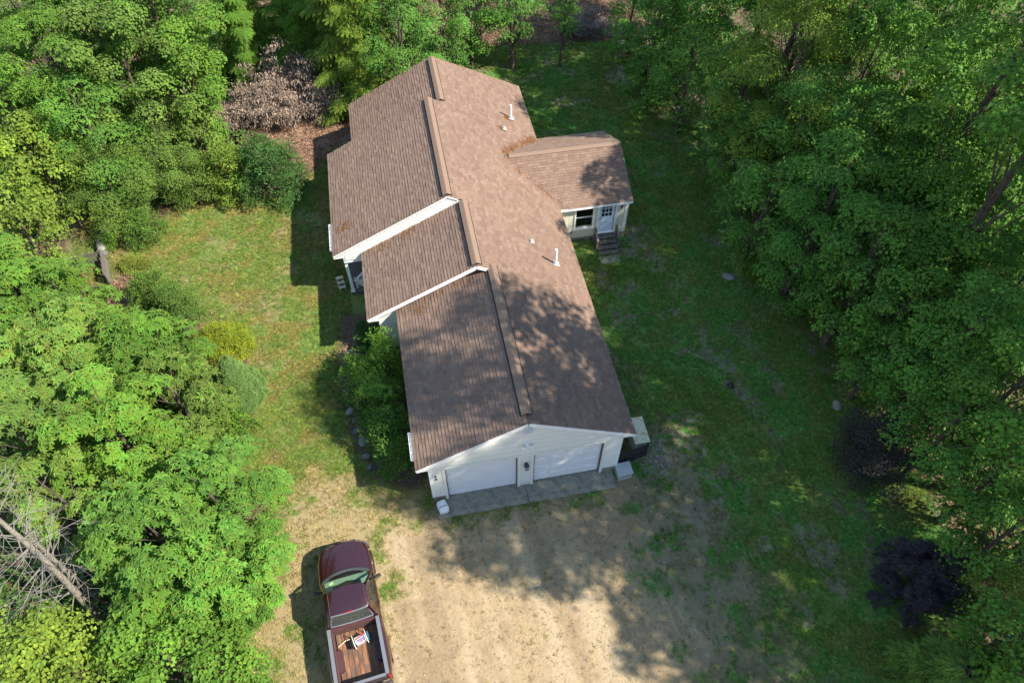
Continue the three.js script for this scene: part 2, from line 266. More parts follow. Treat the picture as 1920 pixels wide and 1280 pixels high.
// white fascia along eaves and rakes
for (const b of BLOCKS) {
  const f = [];
  f.push(box(0.025, 0.15, b.zf - b.zb - 0.01, b.L + 0.007, YE - 0.115, (b.zf + b.zb) / 2)); part('eave_fascia', f, trimMat, house);
  const len = (b.mid - b.L) / CA, fr = (sx, zf, label) => { const cx = sx < 0 ? (b.L + b.mid) / 2 : (XR + b.mid) / 2, cy = (YE + b.ya) / 2; const rh = b.rake ?? 0.17; return box(len - 0.02, rh, 0.03, cx, cy - 0.045 - rh / 2, zf, 0, 0, sx < 0 ? ANG : -ANG); };
  if (b.name !== 'rear') { part('rake_board', fr(-1, b.zf - 0.012), trimMat, house); if (b.name === 'garage') part('rake_board', fr(1, b.zf - 0.012), trimMat, house); else { const l2 = 0.5; part('rake_board', box(l2, b.rake ?? 0.17, 0.03, b.mid + l2 / 2 * CA, b.ya - l2 / 2 * SA - 0.045 - (b.rake ?? 0.17) / 2, b.zf - 0.012, 0, 0, -ANG), trimMat, house); } }
  if (b.name === 'middle') part('rake_trim', box(len - 0.5, 0.07, 0.02, (b.L + b.mid) / 2 + 0.12, (YE + b.ya) / 2 - 0.2, b.zf - 0.06, 0, 0, ANG), trimMat, house);
}
part('eave_fascia', box(0.025, 0.15, 22.6, XR - 0.007, YE - 0.115, -23.69), trimMat, house);
part('eave_fascia', box(SR.x1 - 7.05, 0.15, 0.025, (SR.x1 + 7.05) / 2, SR.ye - 0.1, SR.zf + 0.002), trimMat, house);
part('eave_fascia', box(SR.x1 - 7.05, 0.15, 0.025, (SR.x1 + 7.05) / 2, SR.ye - 0.1, SR.zb - 0.002), trimMat, house);
for (const s of [-1, 1]) { const a = Math.atan(SR.m), l = (SR.zf - SR.zm) / Math.cos(a); part('rake_board', box(0.025, 0.16, l, SR.x1 - 0.012, (SR.ye + SR.yr) / 2 - 0.115, SR.zm + s * (SR.zf - SR.zm) / 2, s * a), trimMat, house); }
// eave returns where the rakes meet the eaves
for (const b of BLOCKS.slice(0, 3)) part('eave_return', prism([[b.L + 0.03, YE - 0.19], [b.L + 0.44, YE - 0.19], [b.L + 0.44, YE + 0.02 - 0.02 + M * 0.4 - 0.17]], b.zf - 0.11, b.zf - 0.03), trimMat, house);
part('eave_return', prism([[XR - 0.03, YE - 0.19], [XR - 0.44, YE - 0.19 + M * 0.4], [XR - 0.44, YE - 0.19]], BLOCKS[0].zf - 0.11, BLOCKS[0].zf - 0.03), trimMat, house);
// soffits
for (const b of BLOCKS) part('soffit', box(0.42, 0.02, b.zf - b.zb - 0.05, b.L + 0.235, YE - 0.2, (b.zf + b.zb) / 2), soffitMat, house);
part('soffit', box(0.42, 0.02, 22.5, XR - 0.235, YE - 0.2, -23.69), soffitMat, house);

// walls
const WL = -0.75, WR = 6.6, GZ = -12.46, DH = 2.42, doors = [[-0.14, 2.58], [3.19, 5.89]];
const wallCore = std(0.6, 0.6, 0.57, 0.8);
const g0 = BLOCKS[0], roofUnder = (b, y) => { const u = YE - (b.name === 'main' ? 0.09 : 0.2); return [b.L + (y - u) / M, XR - (y - u) / M]; };
const frontWall = part('front_wall', prism([[WL, 0.34], [doors[0][0], 0.34], [doors[0][0], DH], [doors[0][1], DH], [doors[0][1], 0.03], [doors[1][0], 0.03], [doors[1][0], DH], [doors[1][1], DH], [doors[1][1], 0.34], [WR, 0.34], [WR, YE - 0.03], [g0.mid, g0.ya - 0.2], [WL, YE - 0.03]], GZ - 0.16, GZ), wallCore, house);
let boardCount = 0;
function board(parent, z, y0, y1, xl, xr) { // xl, xr: functions of y
  if (xr(y0) - xl(y0) < 0.04) return; const a0 = xl(y0), b0 = Math.max(a0 + 0.01, xr(y0)), a1 = xl(y1), b1 = Math.max(a1 + 0.01, xr(y1));
  part('siding_board', hexa([[a0, y0, z + 0.018], [b0, y0, z + 0.018], [b0, y0, z + 0.001], [a0, y0, z + 0.001], [a1, y1 - 0.001, z + 0.004], [b1, y1 - 0.001, z + 0.004], [b1, y1 - 0.001, z + 0.001], [a1, y1 - 0.001, z + 0.001]]), sidingTones[boardCount++ * 7 % 3], parent);
}
const EXP = 0.105;
for (let y = 0.34; y < g0.ya - 0.25; y += EXP) {
  const y1 = y + EXP, l = (v) => Math.max(WL + 0.1, roofUnder(g0, v)[0]), r = (v) => Math.min(WR - 0.1, roofUnder(g0, v)[1]);
  if (y1 <= DH + 0.12) { board(frontWall, GZ, y, y1, l, () => doors[0][0] - 0.11); board(frontWall, GZ, y, y1, () => doors[0][1] + 0.11, () => doors[1][0] - 0.11); board(frontWall, GZ, y, y1, () => doors[1][1] + 0.11, r); } else board(frontWall, GZ, y, y1, l, r);
}
part('corner_board', box(0.1, 2.36, 0.03, WL + 0.05, 1.52, GZ + 0.017), trimMat, house); part('corner_board', box(0.1, 2.36, 0.03, WR - 0.05, 1.52, GZ + 0.017), trimMat, house);
// foundation shows below the siding at both ends
part('foundation', [box(doors[0][0] - WL - 0.04, 0.34, 0.3, (WL + doors[0][0]) / 2 - 0.01, 0.17, GZ - 0.13), box(WR - doors[1][1] - 0.04, 0.34, 0.3, (WR + doors[1][1]) / 2 + 0.01, 0.17, GZ - 0.13), box(0.2, 0.34, 7, WL + 0.12, 0.17, -16.2), box(0.2, 0.34, 22, WR - 0.12, 0.17, -23.9), box(0.2, 0.34, 3.6, -1.85, 0.17, -21.7), box(0.2, 0.34, 4.6, -3.1, 0.17, -28.6)], concMat, house);
// plain side and back walls
part('side_wall', box(0.15, 2.38, 7.1, WL + 0.09, 1.52, -16.2), sidingTones[0], house);
part('side_wall', box(0.15, 2.38, 22.2, WR - 0.09, 1.52, -23.75), sidingTones[0], house);
part('side_wall', box(0.15, 2.38, 6.05, -1.9, 1.52, -23.1), sidingTones[0], house);
part('side_wall', box(0.15, 2.38, 4.55, -3.19, 1.52, -28.5), sidingTones[0], house);
part('side_wall', box(0.15, 2.38, 4.1, -1.9, 1.52, -32.85), sidingTones[0], house);
part('porch_wall', box(1.28, 2.38, 0.14, -2.55, 1.52, -26.2), sidingTones[1], house);
{ const b = BLOCKS[3]; part('back_wall', prism([[-1.98, 0.02], [WR, 0.02], [WR, YE - 0.03], [b.mid, b.ya - 0.2], [-1.98, YE - 0.03]], b.zb + 0.1, b.zb + 0.22), sidingTones[0], house); const m = BLOCKS[2]; part('back_wall', prism([[-3.26, 0.02], [-1.9, 0.02], [-1.9, YE + 0.5], [m.mid, m.ya - 0.2], [-3.26, YE - 0.05]], m.zb + 0.1, m.zb + 0.22), sidingTones[0], house); }
// upper gables above the lower roofs
function upperGable(b, low, wl, z, yStart) {
  const w = part('gable_wall', prism([[wl, yStart], [low.mid + 0.4, yStart], [low.mid + 0.4, Math.min(b.ya - 0.2 - (low.mid + 0.4 - b.mid) * M, low.ya + 0.05)], [b.mid, b.ya - 0.19], [wl, YE - 0.19 + (wl - b.L) * M]], z - 0.14, z), wallCore, house);
  for (let y = yStart; y < b.ya - 0.28; y += EXP) {
    const l = (v) => Math.max(wl + (v < YE ? 0.09 : 0), roofUnder(b, v)[0]), r = (v) => Math.min(v < YE - 0.05 ? (low === g0 ? WL - 0.02 : -1.9) : low.L + (v - YE) / M + 0.25, roofUnder(b, v)[1]);
    board(w, z, y, y + EXP, l, r);
  }
  return w;
}
const g3 = upperGable(BLOCKS[1], g0, -1.98, -20.06, 0.34);
part('corner_board', box(0.1, 2.3, 0.03, -1.93, 1.5, -20.043), trimMat, house);
const g2 = upperGable(BLOCKS[2], BLOCKS[1], -3.26, -23.655, 2.5);
part('porch_beam', box(1.3, 0.2, 0.14, -2.6, 2.4, -23.74), trimMat, house);
part('porch_beam', box(0.14, 0.2, 2.4, -3.2, 2.42, -25.05), trimMat, house);
part('porch_ceiling', box(1.25, 0.03, 2.4, -2.6, 2.55, -25.0), trimMat, house);
{ const p = part('porch_post', [box(0.13, 2.1, 0.13, -3.2, 1.27, -23.82)], trimMat, house); part('post_base', box(0.18, 0.1, 0.18, -3.2, 0.27, -23.82), trimMat, p); part('post_cap', box(0.18, 0.08, 0.18, -3.2, 2.29, -23.82), trimMat, p); }
{ const d = part('porch_floor', box(1.36, 0.16, 2.36, -2.6, 0.12, -24.95), darkTrim, house); for (let i = 0; i < 10; i++) part('floor_board', box(0.128, 0.03, 2.44, -3.22 + i * 0.137, 0.216, -24.95), greyWood, d); }
{ const d = part('porch_door', box(0.06, 2.0, 0.9, -1.99, 1.24, -25.3), std(0.05, 0.06, 0.07, 0.3), house); part('door_frame', [box(0.05, 2.1, 0.09, -2.0, 1.27, -24.8), box(0.05, 2.1, 0.09, -2.0, 1.27, -25.8)], trimMat, d); part('door_handle', box(0.05, 0.04, 0.12, -2.05, 1.2, -24.95), std(0.5, 0.45, 0.3, 0.3, { metalness: 0.8 }), d); }
// short gutters hung at the left eaves, with downspouts
for (const [x, z0, z1] of [[BLOCKS[2].L - 0.08, -25.8, -24.1], [g0.L - 0.08, -14.0, -12.85]]) {
  const c = (z0 + z1) / 2, l = z1 - z0, g = part('gutter', [box(0.11, 0.012, l, x + 0.0, YE - 0.17, c), box(0.012, 0.1, l, x - 0.052, YE - 0.12, c), box(0.012, 0.1, l, x + 0.052, YE - 0.12, c), box(0.11, 0.1, 0.012, x, YE - 0.12, z0), box(0.11, 0.1, 0.012, x, YE - 0.12, z1)], trimMat, house);
  part('hanger', [box(0.12, 0.015, 0.03, x, YE - 0.07, z0 + 0.5), box(0.12, 0.015, 0.03, x, YE - 0.07, z1 - 0.3)], trimMat, g);
}
// garage doors
const doorWhite = std(0.74, 0.75, 0.76, 0.4), doorGap = std(0.2, 0.2, 0.2, 0.8);
doors.forEach(([a, b], k) => {
  const z = GZ - 0.13, cx = (a + b) / 2, w = b - a, d = part('garage_door', box(w, DH, 0.03, cx, DH / 2 + 0.02, z - 0.03), doorGap, house);
  if (k === 0) for (let i = 0; i < 8; i++) part('slat', cbox(w - 0.02, DH / 8 - 0.012, 0.045, 0.006, cx, 0.02 + DH / 8 * (i + 0.5), z), doorWhite, d);
  else for (let i = 0; i < 4; i++) for (let j = 0; j < 4; j++) {
    const pw = w / 4, ph = DH / 4, x = a + pw * (j + 0.5), y = 0.02 + ph * (i + 0.5);
    part('panel', [cbox(pw - (j === 0 || j === 3 ? 0.004 : 0.002), ph - 0.012, 0.03, 0.004, x, y, z - 0.004), cbox(pw - 0.16, ph - 0.2, 0.022, 0.009, x, y, z + 0.014)], doorWhite, d);
  }
  part('bottom_seal', box(w - 0.02, 0.04, 0.04, cx, 0.035, z + 0.012), std(0.06, 0.06, 0.06, 0.8), d);
  // jambs, head and casing
  const casing = sidingTones[2];
  part('door_jamb', box(0.035, DH, 0.13, a + 0.017, DH / 2 + 0.01, GZ - 0.08), darkTrim, house); part('door_jamb', box(0.035, DH, 0.13, b - 0.017, DH / 2 + 0.01, GZ - 0.08), darkTrim, house);
  part('door_head', box(w - 0.08, 0.035, 0.13, cx, DH - 0.012, GZ - 0.08), darkTrim, house);
  part('door_casing', box(0.11, DH - 0.02, 0.03, a - 0.052, DH / 2 + 0.01, GZ + 0.017), casing, house); part('door_casing', box(0.11, DH - 0.02, 0.03, b + 0.052, DH / 2 + 0.01, GZ + 0.017), casing, house);
  part('door_casing', box(w + 0.22, 0.1, 0.034, cx, DH + 0.055, GZ + 0.019), casing, house);
});
// wall lantern between the doors, twin floodlight above it, round-headed gable vent
{ const blk = std(0.03, 0.032, 0.034, 0.5), x = 2.9, y = 1.78, l = part('wall_lantern', [box(0.12, 0.2, 0.03, x, y, GZ + 0.035), cyl(0.105, 0.03, 0.09, x, y + 0.17, GZ + 0.16, 0, 0, 8), cyl(0.07, 0.07, 0.03, x, y - 0.14, GZ + 0.16, 0, 0, 8), ...[0, 1, 2, 3].map((i) => box(0.014, 0.26, 0.014, x + (i % 2 ? 0.07 : -0.07), y, GZ + 0.16 + (i > 1 ? 0.07 : -0.07)))], blk, house);
  part('lantern_glass', cyl(0.06, 0.065, 0.24, x, y, GZ + 0.16, 0, 0, 10), std(0.35, 0.36, 0.36, 0.2), l);
  const fy = 3.28, fw = part('floodlight', [cyl(0.07, 0.07, 0.03, x + 0.02, fy, GZ + 0.035, Math.PI / 2), box(0.07, 0.07, 0.1, x + 0.02, fy - 0.06, GZ + 0.09)], trimMat, house);
  for (const s of [-1, 1]) part('lamp_head', cyl(0.035, 0.065, 0.15, x + 0.02 + s * 0.13, fy - 0.02, GZ + 0.12, 1.1, s * -0.5), trimMat, fw);
  part('motion_sensor', cyl(0.03, 0.03, 0.05, x + 0.22, fy - 0.07, GZ + 0.1, 1.2), blk, fw);
  const vy = 4.22, vx = g0.mid, v = part('gable_vent', [cyl(0.2, 0.2, 0.03, vx, vy, GZ + 0.03, Math.PI / 2, 0, 24)], std(0.66, 0.66, 0.66, 0.6), house); for (let i = 0; i < 4; i++) { const yy = vy - 0.12 + i * 0.08, ww = 2 * Math.sqrt(0.033 - (yy - vy) ** 2); part('louvre', box(ww, 0.05, 0.015, vx, yy, GZ + 0.053, 0.5), std(0.7, 0.7, 0.7, 0.6), v); }
  const hk = part('hook', [cyl(0.035, 0.035, 0.05, WL + 0.24, 2.02, GZ + 0.04, Math.PI / 2, 0, 8)], blk, house); part('hook', [cyl(0.04, 0.04, 0.05, WL + 0.25, 1.82, GZ + 0.04, Math.PI / 2, 0, 8)], blk, house);
}
// vent pipes and small caps on the right slope
const slopeY = (x) => YE + M * (XR - x);
for (const [x, z, h] of [[5.87, -20.8, 0.86], [5.9, -31.4, 0.8]]) {
  const y = slopeY(x), p = part('vent_pipe', cyl(0.055, 0.055, h + 0.2, x, y + h / 2 - 0.1, z, 0, 0, 14), std(0.86, 0.86, 0.84, 0.35), house);
  part('pipe_flashing', [box(0.3, 0.008, 0.32, x + 0.03, slopeY(x + 0.03) + 0.03, z, 0, 0, -ANG), cyl(0.1, 0.062, 0.12, x, y + 0.05, z)], std(0.42, 0.43, 0.44, 0.4, { metalness: 0.3 }), p);
}
for (const [x, z] of [[5.05, -21.9], [5.35, -30.2]]) part('roof_cap', [box(0.2, 0.012, 0.22, x, slopeY(x) + 0.03, z, 0, 0, -ANG), box(0.13, 0.06, 0.13, x, slopeY(x) + 0.06, z, 0, 0, -ANG)], std(0.55, 0.57, 0.58, 0.4, { metalness: 0.3 }), house);

// sunroom walls: grooved panels, window, door
{
  const Z = -25.22, cream = std(0.62, 0.59, 0.46, 0.7), x0 = 6.65, x1 = 10.56, fy = 0.38;
  const wd = { a: 9.14, b: 10.0, y0: 0.5, y1: 2.42 }, wn = { a: 7.98, b: 8.86, y0: 1.02, y1: 2.3 };
  const w = part('sunroom_wall', prism([[x0, fy], [x1, fy], [x1, 2.5], [x0, 2.5]], Z - 0.12, Z, [[[wn.a, wn.y0], [wn.a, wn.y1], [wn.b, wn.y1], [wn.b, wn.y0]], [[wd.a, wd.y0], [wd.a, wd.y1], [wd.b, wd.y1], [wd.b, wd.y0]]]), cream, house);
  for (let x = x0; x < x1 - 0.1; x += 0.2) { const c = x + 0.097, inW = c > wn.a - 0.08 && c < wn.b + 0.08, inD = c > wd.a - 0.14 && c < wd.b + 0.14; if (inD) continue; if (inW) part('siding_board', box(0.188, wn.y0 - fy - 0.06, 0.016, c, (wn.y0 - 0.06 + fy) / 2, Z + 0.009), cream, w); else part('siding_board', box(0.188, 2.1, 0.016, c, fy + 1.05, Z + 0.009), cream, w); }
  part('sunroom_wall', box(0.12, 2.1, 5.1, x1 - 0.06, fy + 1.05, -27.8), cream, house); part('sunroom_wall', box(x1 - x0, 2.1, 0.12, (x0 + x1) / 2, fy + 1.05, -30.3), cream, house);
  part('sunroom_wall', prism([[25.3, 2.45], [30.3, 2.45], [27.76, SR.yr - 0.2]], x1 - 0.14, x1 - 0.02).applyMatrix4(new THREE.Matrix4().set(0, 0, 1, 0, 0, 1, 0, 0, -1, 0, 0, 0, 0, 0, 0, 1)), cream, house);
  part('sunroom_floor', box(x1 - x0 - 0.2, 0.1, 4.9, (x0 + x1) / 2, 0.42, -27.75), greyWood, house);
  part('sill_beam', box(x1 - x0, 0.16, 0.1, (x0 + x1) / 2, 0.29, Z - 0.06), std(0.2, 0.2, 0.19, 0.9), house);
  for (const x of [6.8, 8.7, 10.45]) part('pier', box(0.25, 0.3, 0.25, x, 0.11, Z - 0.2), concMat, house);
  part('soffit', box(SR.x1 - 7.1, 0.02, 0.26, (SR.x1 + 7.1) / 2, 2.46, Z + 0.12), soffitMat, house);
  part('corner_board', box(0.09, 2.1, 0.025, x1 - 0.045, fy + 1.05, Z + 0.032), trimMat, house);
  const glass = new THREE.MeshPhysicalMaterial({ color: lin(0.75, 0.8, 0.8), roughness: 0.04, transmission: 1, thickness: 0 });
  const win = part('window', [box(0.07, wn.y1 - wn.y0 + 0.16, 0.04, wn.a - 0.03, (wn.y0 + wn.y1) / 2, Z + 0.03), box(0.07, wn.y1 - wn.y0 + 0.16, 0.04, wn.b + 0.03, (wn.y0 + wn.y1) / 2, Z + 0.03), box(wn.b - wn.a - 0.02, 0.07, 0.04, (wn.a + wn.b) / 2, wn.y1 + 0.03, Z + 0.03), box(wn.b - wn.a + 0.14, 0.08, 0.07, (wn.a + wn.b) / 2, wn.y0 - 0.05, Z + 0.045)], trimMat, house);
  const midY = (wn.y0 + wn.y1) / 2; part('sash_rail', box(wn.b - wn.a, 0.04, 0.03, (wn.a + wn.b) / 2, midY, Z - 0.03), trimMat, win); for (const y of [(wn.y0 + midY) / 2, (wn.y1 + midY) / 2]) part('pane', box(wn.b - wn.a, (wn.y1 - wn.y0) / 2 - 0.04, 0.006, (wn.a + wn.b) / 2, y, Z - 0.05), glass, win);
  const doorM = std(0.6, 0.7, 0.8, 0.4), dx = (wd.a + wd.b) / 2, ww = wd.b - wd.a, pw = 0.155, ph = 0.23, py0 = 1.52, holes = [], panes = [];
  for (let i = 0; i < 3; i++) for (let j = 0; j < 3; j++) { const a = dx - 0.26 + j * 0.182, y = py0 + i * 0.262; holes.push([[a, y], [a, y + ph], [a + pw, y + ph], [a + pw, y]]); panes.push([a + pw / 2, y + ph / 2]); }
  const door = part('sunroom_door', prism([[wd.a + 0.05, wd.y0 + 0.01], [wd.b - 0.05, wd.y0 + 0.01], [wd.b - 0.05, wd.y1 - 0.04], [wd.a + 0.05, wd.y1 - 0.04]], Z - 0.07, Z - 0.03, holes), doorM, house);
  for (const [x, y] of panes) part('pane', box(pw, ph, 0.006, x, y, Z - 0.05), glass, door);
  part('door_panel', cbox(0.52, 0.62, 0.02, 0.008, dx, 1.0, Z - 0.022), doorM, door);
  part('door_handle', [cyl(0.028, 0.028, 0.06, wd.a + 0.12, 1.42, Z, Math.PI / 2), cyl(0.02, 0.02, 0.03, wd.a + 0.12, 1.54, Z - 0.01, Math.PI / 2)], std(0.2, 0.19, 0.17, 0.3, { metalness: 0.9 }), door);
  part('door_frame', [box(0.09, 2.02, 0.04, wd.a - 0.02, 1.47, Z + 0.03), box(0.09, 2.02, 0.04, wd.b + 0.02, 1.47, Z + 0.03), box(ww, 0.07, 0.04, dx, wd.y1 + 0.02, Z + 0.032), box(ww, 0.04, 0.16, dx, wd.y0 - 0.01, Z - 0.02)], trimMat, door);
  const pl = part('porch_light', [box(0.08, 0.12, 0.03, 10.26, 2.13, Z + 0.035), cyl(0.04, 0.05, 0.14, 10.26, 2.1, Z + 0.1, 0, 0, 10), cyl(0.06, 0.02, 0.05, 10.26, 2.2, Z + 0.1, 0, 0, 10)], std(0.1, 0.1, 0.1, 0.5), house);
  part('dryer_vent', cyl(0.06, 0.06, 0.06, 7.78, 0.78, Z + 0.03, Math.PI / 2), std(0.12, 0.12, 0.11, 0.7), house);
  // wooden steps
  const st = thing('wooden_steps', 'weathered grey wooden steps below the sunroom door', 'steps', 9.55, 0, -24.6);
  for (let i = 0; i < 4; i++) { const y = 0.4 - i * 0.105, z = -0.4 + i * 0.27; part('tread', cbox(1.0, 0.045, 0.245, 0.006, 0, y, z), greyWood, st); if (i < 4) part('riser', box(0.92, 0.05, 0.02, 0, y - 0.06, z - 0.09), greyWood, st); }
  for (const s of [-1, 1]) { part('stringer', box(0.05, 0.16, 1.12, s * 0.44, 0.2, 0.0, 0.36), greyWood, st); part('post', box(0.1, 1.0, 0.1, s * 0.55, 0.48, -0.38), greyWood, st); part('post', box(0.1, 0.7, 0.1, s * 0.55, 0.33, 0.12), greyWood, st); part('handrail', cbox(0.11, 0.04, 0.72, 0.006, s * 0.55, 0.87, -0.13, 0.52), greyWood, st); }
  const pad = thing('concrete_pad', 'small concrete slab on the grass at the foot of the wooden steps', 'slab', 9.5, 0, -23.72); part('slab', cbox(1.0, 0.06, 0.5, 0.01, 0, 0.02, 0), concMat, pad);
}
// apron in front of the garage, in two pours with a joint
{ const a = thing('concrete_apron', 'long concrete apron in front of the garage doors', 'apron', 2.9, 0, -12.13); part('slab', cbox(3.53, 0.1, 0.92, 0.012, -1.775, 0.0, 0), concMat, a); part('slab', cbox(3.53, 0.1, 0.92, 0.012, 1.775, 0.0, 0), concMat, a); }

// ---------------------------------------------------------------- vegetation
const leafMat = new THREE.MeshPhysicalMaterial({ color: 0xffffff, roughness: 0.85, specularIntensity: 0.4, transmission: 0.4, thickness: 0, vertexColors: true, side: THREE.DoubleSide });
leafMat.name = 'leaf';
const dullLeafMat = new THREE.MeshPhysicalMaterial({ color: 0xffffff, roughness: 0.9, specularIntensity: 0.25, transmission: 0.15, thickness: 0, vertexColors: true, side: THREE.DoubleSide });
const barkTex = dataTex(128, 256, (i, j) => { const v = 0.6 + 0.4 * fbm(i * 0.14, j * 0.03, 3) - 0.25 * (vnoise(i * 0.3, j * 0.05) > 0.62 ? 1 : 0); return [150 * v, 132 * v, 112 * v]; });
const barkMat = new THREE.MeshStandardMaterial({ map: barkTex, color: lin(0.55, 0.55, 0.55), roughness: 0.95, bumpMap: barkTex, bumpScale: 0.02 });
const paleTex = dataTex(128, 256, (i, j) => { const b = vnoise(i * 0.05, j * 0.35), v = 0.75 + 0.3 * fbm(i * 0.1, j * 0.1, 3) - (b > 0.72 ? 0.4 : 0); return [205 * v, 195 * v, 178 * v]; });
const paleBarkMat = new THREE.MeshStandardMaterial({ map: paleTex, color: lin(0.52, 0.51, 0.49), roughness: 0.9, bumpMap: paleTex, bumpScale: 0.01 });
const twigMat = std(0.23, 0.2, 0.17, 0.95);
const greyTwigMat = std(0.19, 0.17, 0.145, 0.95);
class Leaves {
  constructor(seed) { this.p = []; this.n = []; this.c = []; this.r = rng(seed); }
  // a folded leaf: base, two sides, tip
  leaf(at, dir, up, len, wid, tone, fold = 0.18) {
    const side = dir.clone().cross(up).normalize(), nrm = side.clone().cross(dir).normalize(), mid = at.clone().addScaledVector(dir, len * 0.45), tip = at.clone().addScaledVector(dir, len).addScaledVector(nrm, -len * 0.1);
    const l = mid.clone().addScaledVector(side, -wid / 2).addScaledVector(nrm, wid * fold), r = mid.clone().addScaledVector(side, wid / 2).addScaledVector(nrm, wid * fold);
    for (const [a, b, c] of [[at, tip, l], [at, r, tip]]) {
      const k = b.clone().sub(a).cross(c.clone().sub(a)).normalize();
      for (const q of [a, b, c]) { this.p.push(q.x, q.y, q.z); this.n.push(k.x, k.y, k.z); this.c.push(...tone); }
    }
  }
  geo() {
    const g = new THREE.BufferGeometry(); g.setAttribute('position', new THREE.Float32BufferAttribute(this.p, 3)); g.setAttribute('normal', new THREE.Float32BufferAttribute(this.n, 3)); g.setAttribute('color', new THREE.Float32BufferAttribute(this.c, 3)); return g;
  }
}
function tiltUp(r, amount) { return V3((r() - 0.5) * amount, 1, (r() - 0.5) * amount).normalize(); }
function spray(kind, seed) {
  const L = new Leaves(seed), r = L.r, tone = (a = 0.5) => { a *= 1.3; const k = 1 - a / 2 + r() * a, h = (r() - 0.5) * 0.18; return [k * (1 + h), k, k * (1 - h)]; };
  if (kind === 'maple') for (let i = 0; i < 26; i++) {
    const a = r() * 6.28, d = Math.sqrt(r()) * 0.42; const at = V3(Math.cos(a) * d, (r() - 0.45) * 0.2 - d * d * 0.5, Math.sin(a) * d), b = a + (r() - 0.5) * 1.6;
    L.leaf(at, V3(Math.cos(b), -0.25 - r() * 0.35, Math.sin(b)).normalize(), tiltUp(r, 0.9), 0.1 + r() * 0.06, 0.09 + r() * 0.05, tone());
  }
  if (kind === 'oak') for (let w = 0; w < 4; w++) {
    const a = w / 4 * 6.28 + r(), d = 0.12 + r() * 0.26, c = V3(Math.cos(a) * d, (r() - 0.3) * 0.14 - d * d * 0.4, Math.sin(a) * d), n = 6 + (r() * 3 | 0), t0 = tone(0.35);
    for (let i = 0; i < n; i++) { const b = i / n * 6.28 + r() * 0.5; const t = t0.map((x) => x * (0.88 + r() * 0.24)); L.leaf(c.clone(), V3(Math.cos(b), 0.1 - r() * 0.55, Math.sin(b)).normalize(), tiltUp(r, 0.4), 0.15 + r() * 0.09, 0.06 + r() * 0.03, t, 0.25); }
  }
  if (kind === 'beech') for (let i = 0; i < 40; i++) {
    const a = (i % 5) / 5 * 6.28 + (r() - 0.5) * 0.5, d = 0.06 + r() * 0.42; const at = V3(Math.cos(a) * d, (r() - 0.5) * 0.07 - d * d * 0.45, Math.sin(a) * d), b = a + (r() > 0.5 ? 0.9 : -0.9) + (r() - 0.5) * 0.5;
    L.leaf(at, V3(Math.cos(b), -0.15 - r() * 0.2, Math.sin(b)).normalize(), tiltUp(r, 0.5), 0.09 + r() * 0.05, 0.052 + r() * 0.02, tone());
  }
  if (kind === 'small') for (let i = 0; i < 54; i++) {
    const a = r() * 6.28, d = Math.sqrt(r()) * 0.4; const at = V3(Math.cos(a) * d, (r() - 0.5) * 0.3 - d * d * 0.3, Math.sin(a) * d), b = r() * 6.28;
    L.leaf(at, V3(Math.cos(b), (r() - 0.4) * 0.8, Math.sin(b)).normalize(), tiltUp(r, 1.2), 0.07 + r() * 0.04, 0.036 + r() * 0.016, tone());
  }
  if (kind === 'hemlock') for (let s = -1; s <= 1; s++) {       // a flat drooping frond: side twigs lined with needles
    const a0 = s * 0.5;
    for (let i = 0; i < 12; i++) {
      const d = 0.04 + i * 0.045, c = V3(Math.sin(a0) * d, -d * d * 0.5 + (s ? -0.03 : 0.02), Math.cos(a0) * d);
      for (const q of [-1, 1]) { const b = a0 + q * (0.95 - 0.03 * i); L.leaf(c.clone(), V3(Math.sin(b), -0.2 - r() * 0.2, Math.cos(b)).normalize(), tiltUp(r, 0.3), (0.17 - i * 0.008) * (0.8 + r() * 0.4), 0.032, tone(0.6), 0.1); }
    }
  }
  if (kind === 'needle') for (let i = 0; i < 26; i++) { const a = r() * 6.28, e = Math.acos(r()); L.leaf(V3(0, 0, 0), V3(Math.sin(e) * Math.cos(a), Math.cos(e), Math.sin(e) * Math.sin(a)), tiltUp(r, 2), 0.055 + r() * 0.03, 0.014, tone(0.4), 0); }
  if (kind === 'lace') for (let w = 0; w < 6; w++) {             // finely cut leaves in drooping stars
    const a = w / 6 * 6.28 + r(), d = 0.08 + r() * 0.26, c = V3(Math.cos(a) * d, (r() - 0.5) * 0.1 - d * d, Math.sin(a) * d);
    for (let i = 0; i < 8; i++) { const b = i / 8 * 6.28; L.leaf(c.clone(), V3(Math.cos(b), -0.35 - r() * 0.4, Math.sin(b)).normalize(), tiltUp(r, 0.4), 0.1 + r() * 0.05, 0.022 + r() * 0.012, tone(0.6), 0.1); }
  }
  if (kind === 'bush') for (let i = 0; i < 34; i++) {
    const a = r() * 6.28, e = Math.acos(1 - r() * 1.1), d = 0.1 + r() * 0.2, at = V3(Math.sin(e) * Math.cos(a), Math.cos(e), Math.sin(e) * Math.sin(a)); const dir = at.clone().add(V3(r() - 0.5, r() * 0.4, r() - 0.5)).normalize();
    L.leaf(at.multiplyScalar(d), dir, tiltUp(r, 0.6).add(V3(0.01, 0, 0.01)), 0.085 + r() * 0.05, 0.042 + r() * 0.02, tone(0.55));
  }
  if (kind === 'dead') for (let i = 0; i < 22; i++) {
    const a = r() * 6.28, d = Math.sqrt(r()) * 0.4, at = V3(Math.cos(a) * d, (r() - 0.5) * 0.2, Math.sin(a) * d), b = r() * 6.28;
    L.leaf(at, V3(Math.cos(b) * 0.5, -0.8, Math.sin(b) * 0.5).normalize(), V3(Math.cos(b + 1.2), 0.5, Math.sin(b + 1.2)).normalize(), 0.12 + r() * 0.08, 0.04 + r() * 0.02, tone(0.7), 0.4);
  }
  return L.geo();
}
const sprayCache = new Map();
